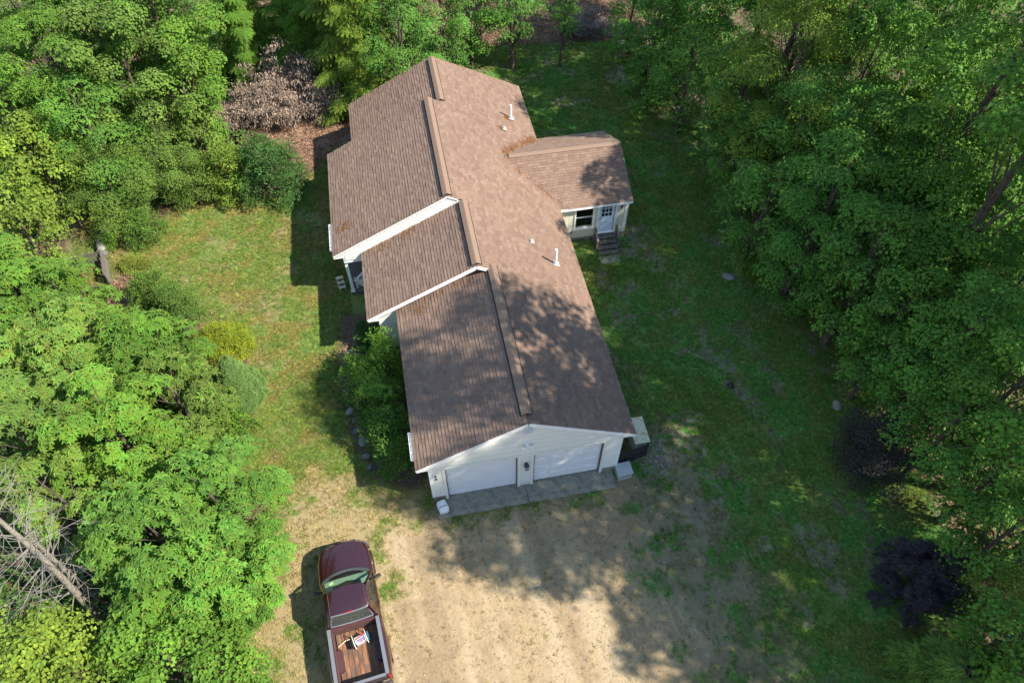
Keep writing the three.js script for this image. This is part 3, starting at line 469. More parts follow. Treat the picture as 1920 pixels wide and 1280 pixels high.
function sprayOf(kind, variant) { const k = kind + variant; if (!sprayCache.has(k)) sprayCache.set(k, spray(kind, 100 + variant * 37 + kind.length * 7 + kind.charCodeAt(0))); return sprayCache.get(k); }
const TINT = [[0.125, 0.25, 0.022], [0.18, 0.27, 0.026], [0.14, 0.235, 0.032], [0.122, 0.262, 0.03], [0.115, 0.265, 0.032]];
function crownMesh(name, kind, variant, mats, cols, material, parent) {
  const m = new THREE.InstancedMesh(sprayOf(kind, variant), material, mats.length); m.name = name;
  mats.forEach((x, i) => { m.setMatrixAt(i, x); m.setColorAt(i, cols[i]); }); m.userData.kind = 'stuff'; m.castShadow = m.receiveShadow = true; parent.add(m); return m;
}
const qUp = V3(0, 1, 0);
function place(at, up, spin, s) { const q = new THREE.Quaternion().setFromUnitVectors(qUp, up).multiply(new THREE.Quaternion().setFromAxisAngle(qUp, spin)); return new THREE.Matrix4().compose(at, q, V3(s, s, s)); }
// foliage in clumps: each clump is a flattened dome of leaf sprays
function clumpSprays(r, c, rc, flat, n, s, tint, mats, cols, under = 0.25, tone = 0) {
  const k0 = 0.86 + r() * 0.28 + tone;
  for (let i = 0; i < n; i++) {
    const a = r() * 6.28, y = -under + (1 + under) * r(), h = Math.sqrt(Math.max(0, 1 - y * y)), d = V3(Math.cos(a) * h, y, Math.sin(a) * h), k = rc * (0.6 + 0.42 * Math.sqrt(r())) * (r() < 0.06 ? 1.35 : 1);
    const up = d.clone().multiplyScalar(0.75).add(V3((r() - 0.5) * 0.5, 0.75, (r() - 0.5) * 0.5)).normalize();
    mats.push(place(V3(c.x + d.x * k, c.y + d.y * k * flat, c.z + d.z * k), up, r() * 6.28, s * (0.66 + r() * 0.6)));
    const q = k0 * (0.8 + r() * 0.4), hue = (r() - 0.5) * 0.16; cols.push(lin(tint[0] * q * (1 + hue), tint[1] * q, tint[2] * q * (1 - hue)));
  }
}
let treeSeed = 1000;
function tree(x, z, T, R, kind, tint, label, group, opt = {}) {
  const r = rng(treeSeed += 17), name = opt.name ?? (kind === 'hemlock' ? 'hemlock_tree' : kind === 'oak' ? 'oak_tree' : kind === 'maple' ? 'maple_tree' : 'leafy_tree');
  const o = thing(name, label, 'tree', x, 0, z, 0, group || undefined), col = opt.tint ?? TINT[tint], mats = [], cols = [], wood = [], tr = 0.05 + T * 0.011;
  const lean = V3((r() - 0.5) * 0.06 * T, 0, (r() - 0.5) * 0.06 * T), trunkAt = (h) => V3(lean.x * (h / T) ** 1.5 + Math.sin(h * 0.9 + x) * 0.05, h, lean.z * (h / T) ** 1.5 + Math.cos(h * 0.8 + z) * 0.05);
  const tp = [], tw = []; for (let i = 0; i <= 8; i++) { const h = T * 0.93 * i / 8; tp.push(trunkAt(h).setY(i ? h : -0.05)); tw.push(tr * (i ? Math.pow(1 - i / 8.6, 0.8) : 1.35)); }
  wood.push(limb(tp, tw, 7));
  if (kind === 'hemlock') {
    const tiers = Math.round(T * 2.1);
    for (let k = 0; k < tiers; k++) {
      const h = T * (0.12 + 0.87 * k / tiers), len = R * Math.pow(1 - (h / T) ** 1.6, 0.75) + 0.25, nb = 5 + (r() * 2 | 0), a0 = r() * 6.28, base = trunkAt(h);
      for (let b = 0; b < nb; b++) {
        const a = a0 + b / nb * 6.28 + (r() - 0.5) * 0.4, l = len * (0.7 + r() * 0.45), d = V3(Math.sin(a), 0, Math.cos(a)), end = base.clone().addScaledVector(d, l).add(V3(0, -l * 0.18, 0));
        if (k % 2 === 0) wood.push(limb([base, end], [0.022, 0.006], 3));
        for (let t = 0.25; t <= 1.001; t += 0.24 / Math.max(l, 0.5)) for (const off of [-0.5, 0, 0.5]) {
          const w = 0.25 * (1.1 - t) * l, at = base.clone().addScaledVector(d, l * t).add(V3(Math.cos(a) * off * w * 2, -l * 0.18 * t + (r() - 0.5) * 0.06, -Math.sin(a) * off * w * 2));
          const up = V3(d.x * 0.35 + (r() - 0.5) * 0.3, 1, d.z * 0.35 + (r() - 0.5) * 0.3).normalize(), q = 0.8 + r() * 0.4;
          mats.push(place(at, up, a + off * 1.1 + (r() - 0.5) * 0.4, 0.75 + r() * 0.4)); cols.push(lin(col[0] * q, col[1] * q, col[2] * q));
        }
      }
    }
  } else {
    const Rv = opt.tall ? Math.min(T * 0.3, R * 1.45) : Math.min(T * 0.46, R * 1.8), cy = T - Rv, sz = opt.size ?? 1, N = Math.round((opt.clumps ?? 1) * (opt.tall ? 11 + R * 5.4 : 12 + R * 5.8));
    for (let i = 0; i < N; i++) {
      const lo = opt.tall ? -0.5 : -0.85, y = lo + (0.97 - lo) * ((i + r()) / N), yy = Math.min(0.97, y), a = i * 2.39996 + (r() - 0.5) * 0.7, h = Math.sqrt(Math.max(0.02, 1 - yy * yy)), k = 0.55 + r() * 0.5;
      const rc = R * (0.19 + r() * 0.19), c = trunkAt(cy).add(V3(Math.cos(a) * h * k * R, yy * Rv * (0.8 + r() * 0.2) - rc * 0.3, Math.sin(a) * h * k * R)); c.y = Math.max(c.y, rc * 0.5);
      clumpSprays(r, c, rc, 0.55, Math.max(5, Math.round(rc * rc * (opt.tall ? 30 : 44) / (sz * sz) * (opt.dense ?? 1))), sz, col, mats, cols);
      const h0 = Math.max(T * 0.18, c.y - (opt.tall ? 0.08 : 0.25) * T - Math.hypot(c.x, c.z) * 0.35), p0 = trunkAt(Math.min(h0, T * 0.85)), mid = p0.clone().lerp(c, 0.55).add(V3(0, -0.06 * R, 0)), w = Math.min(0.06, tr * (0.42 - 0.22 * i / N));
      if (T < 14 || i % 3 === 0) wood.push(limb([p0, mid, c], [w, w * 0.6, 0.008], 4));
    }
  }
  part('trunk', wood, opt.bark ?? barkMat, o);
  crownMesh('crown', kind, treeSeed % 3, mats, cols, opt.leaf ?? leafMat, o);
  return o;
}
const TREES = [
[-16.6, -26.5, 7.0, 1.50, 'maple', 1, 'pale yellow-green young maple at the left edge beside the shaded clearing', ''],
[-15.9, -22.4, 7.0, 2.20, 'oak', 0, 'bright green oak at the left edge below the pale young maple', ''],
[-13.8, -21.6, 6.0, 1.60, 'oak', 0, 'bright green oak partly covering the grey picket fence', ''],
[-13.3, -18.0, 7.4, 2.30, 'oak', 2, 'broad bright green oak halfway down the left edge', ''],
[-10.9, -18.9, 6.0, 1.80, 'oak', 0, 'rounded green oak left of the gold-green bush', ''],
[-9.7, -17.0, 5.2, 1.60, 'oak', 2, 'green oak just left of the cone-shaped spruce', ''],
[-11.1, -15.0, 7.0, 2.10, 'oak', 0, 'green oak in the middle of the left grove', ''],
[-13.8, -14.7, 7.6, 2.20, 'oak', 2, 'green oak at the left edge above the dead birch', ''],
[-9.6, -14.1, 4.6, 1.50, 'maple', 0, 'small light green maple behind the big dark oak by the drive', ''],
[-12.5, -12.7, 6.4, 1.60, 'oak', 2, 'thin-leaved oak directly above the grey dead twigs', ''],
[-7.7, -11.9, 6.3, 1.80, 'oak', 3, 'dark green oak at the corner of the lawn, upper of the dark group', ''],
[-9.2, -10.8, 6.8, 2.00, 'oak', 3, 'dark green oak left of the lawn corner with orange leaf tips', ''],
[-7.5, -9.9, 6.0, 1.60, 'oak', 3, 'dark green oak bulging toward the pickup', ''],
[-9.4, -9.0, 5.2, 1.40, 'oak', 0, 'mid green oak right of the dead birch trunk', ''],
[-7.5, -9.2, 3.0, 0.75, 'oak', 3, 'small dark green sapling nearest the pickup', ''],
[-11.8, -7.5, 5.6, 1.60, 'maple', 1, 'light green maple at the bottom left below the dead birch', ''],
[-9.0, -7.3, 5.4, 1.80, 'maple', 0, 'bright green maple at the bottom edge left of the pickup', ''],
[-7.7, -6.8, 4.2, 1.10, 'maple', 0, 'small bright green maple at the bottom edge nearest the drive', ''],
[-12.8, -7.4, 6.6, 1.90, 'maple', 1, 'light green maple in the bottom left corner', ''],
[-16.9, -37.4, 12.0, 2.80, 'maple', 0, 'large green maple in the top left corner', ''],
[-13.6, -37.0, 12.0, 2.60, 'maple', 3, 'dark green maple at the top edge right of the corner maple', ''],
[-10.8, -36.2, 12.0, 2.50, 'maple', 0, 'green maple at the top edge left of the hemlocks', ''],
[-15.3, -34.3, 10.0, 2.60, 'beech', 0, 'fine-leaved tree below the corner maple in the top left', ''],
[-12.3, -34.1, 10.5, 2.50, 'maple', 2, 'mid green maple in the top left forest, left of the rust-red dead branch', ''],
[-11.0, -37.6, 9.0, 1.90, 'maple', 0, 'bright green maple left of the tan dead brush', ''],
[-17.8, -33.2, 8.5, 2.30, 'maple', 0, 'green maple on the left edge below the fine-leaved tree', ''],
[-14.5, -32.0, 8.0, 2.10, 'beech', 3, 'dark fine-leaved tree beside the bare grey trunk', ''],
[-17.0, -31.2, 6.5, 2.10, 'maple', 1, 'yellow-green maple at left edge above the shaded clearing', ''],
[-14.3, -30.7, 5.0, 1.90, 'small', 2, 'grey-green small-leaved tree overhanging the shaded clearing', ''],
[-12.4, -32.3, 4.6, 1.50, 'small', 2, 'grey-green small-leaved tree left of the lawn hedge', ''],
[-10.3, -36.3, 3.6, 1.00, 'maple', 0, 'round bright green tree in front of the tan dead brush', ''],
[-10.5, -34.6, 4.4, 1.10, 'maple', 2, 'small green tree under the rust-red dead branch', ''],
[-10.9, -31.8, 3.6, 1.20, 'small', 2, 'dull green shrub at left end of the lawn-edge hedge', ''],
[-8.2, -42.7, 9.0, 2.20, 'hemlock', 0, 'yellow-green hemlock left of the pair above the dead brush', ''],
[-4.7, -42.3, 9.5, 2.20, 'hemlock', 0, 'yellow-green hemlock at the top edge in the middle of three', ''],
[-1.9, -39.5, 10.5, 2.60, 'hemlock', 1, 'tall golden-green hemlock behind the back left corner of the house', ''],
[0.8, -37.2, 9.0, 2.10, 'beech', 4, 'dark shaded tree behind the house ridge', ''],
[3.5, -39.2, 8.5, 1.80, 'beech', 4, 'dark shaded tree at top edge right of the house ridge', ''],
[-1.0, -39.5, 5.0, 1.40, 'beech', 4, 'low dark tree close to the back of the house', ''],
[11.0, -41.0, 5.5, 0.90, 'beech', 4, 'slim dark tree with bare stem at the top edge behind the back lawn', ''],
[7.8, -41.3, 8.0, 1.80, 'beech', 4, 'dark tree cut by the top edge above the brown litter', ''],
[2.1, -40.0, 5.0, 1.50, 'beech', 4, 'low dark leafy tree touching the roof peak at the back', ''],
[0.3, -40.5, 9.0, 2.20, 'maple', 4, 'dark maple at the top edge directly behind the roof peak', ''],
[5.4, -42.2, 7.0, 1.80, 'maple', 4, 'dark maple at top edge right of the roof peak', ''],
[15.6, -41.6, 5.0, 1.40, 'beech', 4, 'dark low tree beside the grey dead brush at the back lawn', ''],
[-16.8, -19.6, 7.5, 2.20, 'oak', 2, 'oak cut off by the left edge beside the broad oak', ''],
[15.3, -36.6, 7.5, 1.90, 'maple', 4, 'dark maple at top right corner of the back lawn', ''],
[14.9, -35.5, 4.6, 1.30, 'beech', 4, 'low dark shrub-like tree at the right end of the back lawn', ''],
[17.8, -36.7, 7.5, 2.49, 'maple', 4, 'dark green maple at the top edge right of the back lawn', ''],
[16.1, -32.9, 6.5, 1.60, 'beech', 3, 'layered dark tree overhanging the back lawn', ''],
[19.7, -29.5, 12.3, 3.25, 'beech', 1, 'pale sunlit small-leaved tree at top edge of the right forest', ''],
[18.2, -26.5, 11.6, 2.99, 'beech', 1, 'pale sunlit small-leaved tree below the one at the top edge', ''],
[27.7, -30.4, 10.8, 3.12, 'maple', 3, 'mid green maple at the top edge close to right corner', ''],
[17.4, -29.1, 8.0, 1.90, 'maple', 4, 'dark maple left of the pale sunlit trees', ''],
[21.3, -26.2, 10.7, 2.86, 'maple', 3, 'green maple right of the pale sunlit trees', ''],
[29.0, -26.2, 8.9, 2.99, 'maple', 0, 'sunlit light maple at right edge below the corner', ''],
[16.7, -26.5, 6.2, 1.60, 'beech', 3, 'bright-tipped low tree beside the sunlit lawn patches', ''],
[17.9, -24.5, 9.0, 2.10, 'beech', 4, 'dark layered tree behind the lawn patches', ''],
[20.1, -22.8, 9.4, 2.73, 'maple', 4, 'dark maple in the middle of the right forest', ''],
[22.9, -22.4, 8.6, 2.73, 'maple', 0, 'maple with bright yellow-green sunlit clump in the right forest', ''],
[26.2, -21.8, 7.9, 2.99, 'maple', 3, 'maple at the right edge with sunlit top, third from the corner', ''],
[15.8, -22.0, 6.8, 1.80, 'beech', 4, 'dark tree reaching toward the sunroom lawn', ''],
[17.3, -19.9, 8.8, 2.00, 'beech', 4, 'dark layered tree left of the trunk gap', ''],
[20.4, -19.3, 7.9, 2.60, 'maple', 3, 'green maple above the bright lower maples', ''],
[23.4, -18.3, 7.5, 2.86, 'maple', 4, 'dark maple at right edge halfway up the forest', ''],
[16.4, -19.1, 6.0, 1.60, 'beech', 4, 'dark low tree above the bright leafy shrub', ''],
[17.7, -16.8, 8.2, 1.80, 'maple', 3, 'bright green maple over the dark gap', ''],
[20.4, -15.8, 7.5, 2.60, 'maple', 3, 'green maple below the forest middle at right', ''],
[22.8, -14.8, 7.5, 2.60, 'beech', 4, 'dark tree on the right edge at mid height', ''],
[17.9, -14.5, 7.2, 1.70, 'maple', 3, 'green maple overhanging the dark opening', ''],
[18.7, -12.1, 9.0, 1.90, 'maple', 4, 'dark maple right of the dark opening', ''],
[17.5, -13.9, 5.0, 1.20, 'beech', 4, 'low dark tree in front of the leaning trunk', ''],
[18.0, -12.3, 6.4, 1.50, 'maple', 4, 'dark maple beside the leaning trunk', ''],
[19.0, -10.0, 9.0, 1.90, 'maple', 3, 'green maple at right edge below the middle', ''],
[17.7, -9.9, 6.8, 1.50, 'beech', 4, 'dark tree right of the dark purple-leaved shrub', ''],
[18.2, -8.0, 7.0, 1.60, 'maple', 3, 'blue-green maple at right edge above the purple maple', ''],
[17.7, -6.1, 6.0, 1.40, 'maple', 3, 'blue-green maple at the right edge beside the purple maple', ''],
[17.2, -4.7, 3.6, 1.00, 'small', 1, 'small shrub with pale leaves right of the purple maple', ''],
[16.1, -3.3, 4.5, 1.20, 'maple', 3, 'green maple at right edge below the purple maple', ''],
[14.5, -2.7, 3.4, 1.10, 'hemlock', 2, 'low dark evergreen at the bottom right', ''],
[15.6, -2.2, 4.5, 1.20, 'maple', 0, 'bright green maple in the bottom right corner', ''],
];
for (const t of TREES) tree(...t);
// tall trees standing beyond the right edge of the view, whose shade crosses the yard, the drive and the garage roof
const TALL = [[19.3, -5.8, 27, 4.2], [21.2, -2.4, 25, 3.8], [19.9, -3.4, 24, 3.0], [23.2, -0.2, 21, 3.6], [22.6, -8.4, 22, 4], [26.5, 1.8, 22, 4], [27, -5, 25, 4.4], [30, -8.5, 24, 4.4], [31.5, 4, 22, 4], [26.5, 6.5, 19, 3.6]];
for (const [x, z, T, R] of TALL) tree(x, z, T, R, 'maple', 3, 'tall leafy tree beyond the right edge of the photo whose shade crosses the yard', 'tall shade trees beyond the right edge', { name: 'shade_tree', tall: true, size: 1.7, clumps: 0.62, dense: 1.25 });

for (const [x, z, T, R, label] of [[22.3, -20.5, 18, 3.2, 'tall maple in the second row of the right forest opposite the wooden steps'], [24.2, -13.6, 18, 3.4, 'tall maple at the right edge of the photo above the purple maple'], [20.5, -26.5, 18, 2.5, 'tall slim maple at the right forest edge opposite the sunroom'], [20.6, -16.3, 18.5, 2.5, 'tall slim maple at the right forest edge opposite the middle of the garage'], [20.4, -31.4, 17, 2.8, 'tall maple at the right forest edge beside the sunlit lawn patches'], [21.5, -36.5, 17, 3.4, 'tall maple at the right end of the back lawn'], [20.5, -42.5, 16, 3.2, 'tall maple behind the far right corner of the back lawn']])
  tree(x, z, T, R, 'maple', 3, label, '', { size: 1.15, dense: 0.9 });

// shrubs: stems from the ground and a mound of leaf clumps
function shrub(name, label, x, z, h, rx, rz, kind, col, opt = {}) {
  const r = rng(treeSeed += 23), o = thing(name, label, opt.category ?? 'shrub', x, 0, z, opt.turn ?? 0, opt.group), mats = [], cols = [], wood = [], sz = opt.size ?? 0.8;
  const N = Math.round((opt.clumps ?? 1) * (10 + rx * rz * 9));
  for (let i = 0; i < N; i++) {
    const y = (i + r()) / N, a = i * 2.39996 + r() * 0.6, w = Math.sqrt(Math.max(0.05, 1 - y * y)) * (0.7 + r() * 0.3), rc = Math.min(rx, rz) * (0.26 + r() * 0.14) * (opt.lump ?? 1);
    const c = V3(Math.cos(a) * w * rx * 0.8, Math.max(rc * 0.4, h * (0.12 + 0.8 * y) - rc * 0.4 + (r() - 0.5) * (opt.ragged ?? 0.15)), Math.sin(a) * w * rz * 0.8);
    clumpSprays(r, c, rc, 0.7, Math.max(6, Math.round(rc * rc * 52 / (sz * sz) * (opt.dense ?? 1))), sz, col, mats, cols, 0.35);
    wood.push(limb([V3(c.x * 0.15, -0.03, c.z * 0.15), V3(c.x * 0.6, c.y * 0.5, c.z * 0.6), c], [0.022, 0.014, 0.004], 4));
  }
  part('stem', wood, opt.bark ?? barkMat, o);
  crownMesh('foliage', kind, treeSeed % 3, mats, cols, opt.leaf ?? leafMat, o);
  return o;
}
shrub('leafy_shrub', 'yellow-green shrub in the hedge at the back of the left lawn', -9.0, -32.2, 3.2, 1.6, 1.4, 'bush', [0.15, 0.24, 0.025], { size: 1.15, ragged: 0.7 });
shrub('leafy_shrub', 'deep green shrub at the hedge end nearest the house', -6.8, -31.8, 3.5, 1.9, 1.5, 'bush', [0.07, 0.17, 0.03], { size: 1.15, ragged: 0.8 });
shrub('leafy_shrub', 'small grey-green shrub between the hedge shrubs on the lawn edge', -10.9, -32.6, 2.6, 1.2, 1.1, 'small', TINT[2], { size: 1 });
shrub('round_bush', 'round bright green bush standing alone at the left end of the lawn', -13.2, -29.4, 1.9, 1.05, 1.0, 'bush', [0.11, 0.21, 0.024], { size: 0.85 });
shrub('leafy_shrub', 'pale feathery shrub behind the round bush by the stone wall', -14.1, -30.7, 1.5, 0.8, 0.6, 'bush', [0.17, 0.22, 0.05], { size: 0.9, ragged: 0.4 });
shrub('low_shrub', 'thin yellowish low shrub in front of the picket fence corner', -13.7, -27.6, 0.7, 0.9, 0.4, 'small', [0.2, 0.24, 0.03], { size: 0.7, dense: 0.6 });
shrub('low_shrub', 'small plant on the shaded stone wall beside the clearing', -15.1, -29.3, 0.9, 0.4, 0.5, 'bush', TINT[0], { size: 0.7 });
shrub('leafy_shrub', 'yellow-tipped green shrub at the lawn edge below the picket fence', -12.5, -25.1, 1.8, 1.1, 1.0, 'bush', [0.12, 0.22, 0.024], { size: 0.85 });
shrub('leafy_shrub', 'green shrub with orange flecks between the oaks and the lawn', -11.1, -23.9, 2.2, 1.1, 1.0, 'small', [0.1, 0.18, 0.025], { size: 0.95 });
shrub('gold_shrub', 'gold-green mounded bush behind the cone-shaped spruce', -9.2, -21.5, 1.5, 1.35, 1.15, 'bush', [0.24, 0.3, 0.014], { size: 0.62, dense: 1.1 });
shrub('low_shrub', 'leafy low shrub below the cone-shaped spruce at the lawn edge', -8.6, -17.2, 1.1, 0.9, 0.8, 'bush', TINT[0], { size: 0.9 });
shrub('low_shrub', 'leafy low shrub under the oaks left of the lawn edge path', -9.6, -15.9, 1.4, 1.1, 1.0, 'bush', [0.1, 0.19, 0.024], { size: 0.9 });
shrub('low_shrub', 'bright low shrub at right forest edge across from the sunroom', 16.5, -21.4, 1.3, 1.2, 1.0, 'bush', [0.12, 0.24, 0.016], { size: 0.8 });
shrub('low_shrub', 'low shrub at right forest edge just below the bright one', 17.6, -19.6, 1.2, 1.1, 0.9, 'small', TINT[3], { size: 0.9 });
shrub('purple_maple', 'dark purple lace-leaf maple at the lower right of the lawn', 15.9, -5.9, 2.3, 1.75, 1.6, 'lace', [0.055, 0.046, 0.056], { category: 'tree', size: 1.4, lump: 0.9, ragged: 0.8, dense: 0.7 });
shrub('purple_shrub', 'tall thin dusky purple-brown shrub at the right forest edge above the purple maple', 16.4, -10.7, 3.1, 1.45, 1.7, 'small', [0.06, 0.055, 0.042], { size: 1, dense: 0.6, ragged: 0.6 });
for (const [x, z, h, rx, rz, kind, t, lab] of [
  [-1.95, -18.6, 3.1, 0.75, 0.9, 'bush', [0.15, 0.29, 0.02], 'tallest bright green shrub against the garage side, by the white siding'],
  [-3.0, -18.2, 2.3, 0.95, 0.95, 'bush', [0.13, 0.26, 0.022], 'bright green shrub at the back left of the garage planting'],
  [-2.4, -16.9, 2.5, 1.0, 1.0, 'bush', [0.11, 0.23, 0.022], 'middle green shrub of the planting beside the garage'],
  [-2.2, -15.5, 2.2, 1.0, 0.9, 'bush', [0.1, 0.22, 0.022], 'green shrub in front of the middle one beside the garage'],
  [-1.9, -14.3, 1.8, 0.85, 0.8, 'bush', [0.09, 0.2, 0.022], 'dark green shrub nearest the garage front corner'],
  [-2.7, -20.9, 0.9, 0.5, 0.9, 'bush', [0.06, 0.15, 0.02], 'low green shrub at the end of the porch bed']]) shrub('garden_shrub', lab, x, z, h, rx, rz, kind, t, { size: 1.0, ragged: 0.3, group: 'shrubs planted along the garage' });

// cone-shaped dwarf spruce
{
  const o = thing('spruce_bush', 'dense cone-shaped dwarf spruce at the left edge of the lawn', 'shrub', -8.1, 0, -18.65), r = rng(77), mats = [], cols = [], H = 3.1, B = 1.12;
  for (let i = 0; i < 5200; i++) {
    const y = 1 - Math.sqrt(r() * 0.98), a = r() * 6.28, lump = 1 + 0.2 * (vnoise(a * 2.2 + 4, y * 7) - 0.5) + 0.3 * (vnoise(a * 5 + 9, y * 16) - 0.6) - 0.12 * (vnoise(a * 3.1, y * 5 + 20) > 0.72 ? 1 : 0), w = B * Math.pow(1 - y, 0.8) * (0.55 + 0.45 * smooth(-0.02, 0.14, y)) * lump;
    const up = V3(Math.cos(a), 0.75, Math.sin(a)).normalize(), q = 0.8 + r() * 0.4;
    mats.push(place(V3(Math.cos(a) * w, 0.06 + y * (H - 0.1), Math.sin(a) * w), up, r() * 6.28, 1 + r() * 0.8)); cols.push(lin(0.15 * q, 0.245 * q, 0.065 * q));
  }
  part('trunk', limb([V3(0, -0.05, 0), V3(0, H * 0.9, 0)], [0.09, 0.02], 6), barkMat, o);
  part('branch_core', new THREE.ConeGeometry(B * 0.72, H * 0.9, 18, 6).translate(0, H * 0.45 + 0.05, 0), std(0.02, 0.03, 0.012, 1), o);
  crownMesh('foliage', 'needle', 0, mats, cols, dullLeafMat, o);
}
// dead brush with hanging tan leaves
function brush(label, x, z, h, rx, rz, col, n, opt = {}) {
  const r = rng(treeSeed += 31), o = thing('dead_brush', label, 'dead brush', x, 0, z), wood = [], mats = [], cols = [], seedN = treeSeed * 0.37;
  for (let i = 0; i < n; i++) {
    const a = r() * 6.28, d = Math.sqrt(r()), w = 0.6 + 0.7 * vnoise(a * 1.1 + seedN, 3.3), e = V3(Math.cos(a) * d * rx * w, h * (0.2 + 0.8 * r() * r()) * (0.5 + 0.9 * vnoise(Math.cos(a) * d * 2.2 + seedN, Math.sin(a) * d * 2.2)) * (1.15 - 0.55 * d), Math.sin(a) * d * rz * w), b = V3(e.x * 0.35, -0.02, e.z * 0.35), m = b.clone().lerp(e, 0.5).add(V3((r() - 0.5) * 0.4, h * 0.12, (r() - 0.5) * 0.4));
    wood.push(limb([b, m, e], [0.028, 0.016, 0.005], 3));
    for (let k = 0; k < (opt.sprays ?? 5); k++) { const p = m.clone().lerp(e, 0.2 + r() * 0.85).add(V3((r() - 0.5) * 0.5, (r() - 0.5) * 0.3, (r() - 0.5) * 0.5)), q = 0.65 + r() * 0.6; p.y = Math.max(0.08, p.y); mats.push(place(p, tiltUp(r, 1), r() * 6.28, 0.8 + r() * 0.5)); cols.push(lin(col[0] * q, col[1] * q, col[2] * q)); }
  }
  part('branches', wood, greyTwigMat, o).userData.kind = 'stuff';
  crownMesh('dead_leaves', 'dead', 1, mats, cols, dullLeafMat, o);
}
brush('large heap of tan dead-leaved brush behind the back left of the house', -6.2, -39.6, 4.2, 3.2, 2.6, [0.36, 0.275, 0.215], 230);
brush('tan dead brush tangled under the left hemlock', -8.4, -38.9, 4.0, 2.0, 1.7, [0.34, 0.265, 0.205], 90, { sprays: 4 });
brush('rust-red dead branches in the top left forest', -12.6, -39.0, 2.4, 1.3, 1.1, [0.36, 0.12, 0.045], 34, { sprays: 4 });
brush('small rust-red dead clump under the hedge shrubs', -10.0, -34.6, 1.2, 0.7, 0.5, [0.34, 0.13, 0.06], 14, { sprays: 3 });
brush('greyish dead-leaved brush at the far edge of the back lawn', 13.6, -44.6, 2.0, 2.0, 1.3, [0.27, 0.22, 0.2], 70);
brush('drooping grey dead twigs hanging at the right end of the back lawn', 17.6, -34.6, 2.2, 1.0, 1.2, [0.22, 0.19, 0.15], 34);
brush('bare grey brush pile beside the shaded clearing behind the hedge', -12.4, -35.6, 1.8, 1.8, 1.2, [0.2, 0.17, 0.13], 60, { sprays: 1 });

// standing dead trees with bare twigs
function deadTree(label, x, z, top, rad, twigs, seed, mat) {
  const r = rng(seed), o = thing('dead_tree', label, 'tree', x, 0, z), pts = [], w = [], t = V3(...top), lateral = [], n = 9;
  for (let i = 0; i <= n; i++) { const k = i / n; pts.push(V3(t.x * k + Math.sin(k * 5 + seed) * 0.07, t.y * k - (i ? 0 : 0.05), t.z * k + Math.cos(k * 4) * 0.06)); w.push(rad * (1.15 - 0.75 * k)); }
  part('trunk', limb(pts, w, 9), mat, o);
  for (let i = 0; i < twigs; i++) {
    const k = 0.22 + 0.76 * r(), b = V3(t.x * k, t.y * k, t.z * k), a = r() * 6.28, l = (0.6 + r() * 1.5) * (1.2 - 0.5 * k), e = b.clone().add(V3(Math.cos(a) * l, (r() - 0.25) * l * 0.7, Math.sin(a) * l)), m = b.clone().lerp(e, 0.5).add(V3((r() - 0.5) * 0.25, (r() - 0.3) * 0.25, (r() - 0.5) * 0.25));
    lateral.push(limb([b, m, e], [0.016 + 0.02 * r() * r(), 0.011, 0.004], 3));
    for (let q = 0; q < 4; q++) { const s = m.clone().lerp(e, r()), a2 = a + (r() - 0.5) * 2.4, l2 = l * (0.25 + r() * 0.4), f = s.clone().add(V3(Math.cos(a2) * l2, (r() - 0.4) * l2, Math.sin(a2) * l2)); lateral.push(limb([s, f], [0.007, 0.003], 3)); }
  }
  part('branches', lateral, greyTwigMat, o).userData.kind = 'stuff';
}
deadTree('pale standing dead birch trunk with bare grey twigs at the lower left', -12.5, -10.0, [0.55, 9.2, -0.3], 0.12, 55, 5, paleBarkMat);
deadTree('second thinner dead trunk close behind the pale dead birch', -12.9, -10.9, [0.8, 6.6, 0.4], 0.1, 42, 8, paleBarkMat);
deadTree('slim bare grey trunk standing in the top left forest', -14.6, -35.6, [-0.2, 6.4, -0.3], 0.09, 26, 11, barkMat);
deadTree('two-metre bare stem at the edge of the back lawn', 9.6, -45.2, [-0.2, 4.2, 0.1], 0.07, 12, 14, barkMat);
{ const o = thing('leaning_tree', 'leaning grey tree trunk at the right forest edge', 'tree', 18.9, 0, -13.8); part('trunk', limb([V3(0, -0.05, 0), V3(-0.15, 1, -0.1), V3(0.3, 2.6, -0.3), V3(1.2, 4.6, -0.6)], [0.2, 0.17, 0.15, 0.1], 9), barkMat, o); part('limb', limb([V3(0.3, 2.6, -0.3), V3(-0.3, 3.8, 0.3)], [0.08, 0.03], 6), barkMat, o); }

// low undergrowth on the forest floor
{
  const r = rng(41), mats = [], cols = [];
  while (mats.length < 9000) {
    const x = -32 + r() * 74, z = -56 + r() * 56; if (zone('lawn', x, z) > -0.5 || zone('litter', x, z) > -0.8 || zone('clear', x, z) > -0.4 || onHouse(x, z) || (z > -6 && x > -8 && x < 16) || (x > -9 && x < -2 && z < -33 && z > -43) || (x > 3 && x < 18 && z < -42)) continue;
    if (fbm(x * 0.5 + 7, z * 0.5, 2) < 0.4) continue;
    const q = 0.7 + r() * 0.6; mats.push(place(V3(x, 0.1 + r() * 0.5, z), tiltUp(r, 0.8), r() * 6.28, 0.9 + r() * 0.8)); cols.push(lin(0.085 * q, 0.17 * q, 0.026 * q));
  }
  const m = new THREE.InstancedMesh(sprayOf('maple', 0), leafMat, mats.length); m.name = 'undergrowth'; mats.forEach((x, i) => { m.setMatrixAt(i, x); m.setColorAt(i, cols[i]); });
  m.userData = { kind: 'stuff', label: 'low leafy undergrowth on the forest floor', category: 'undergrowth' }; m.receiveShadow = m.castShadow = true; scene.add(m);
}
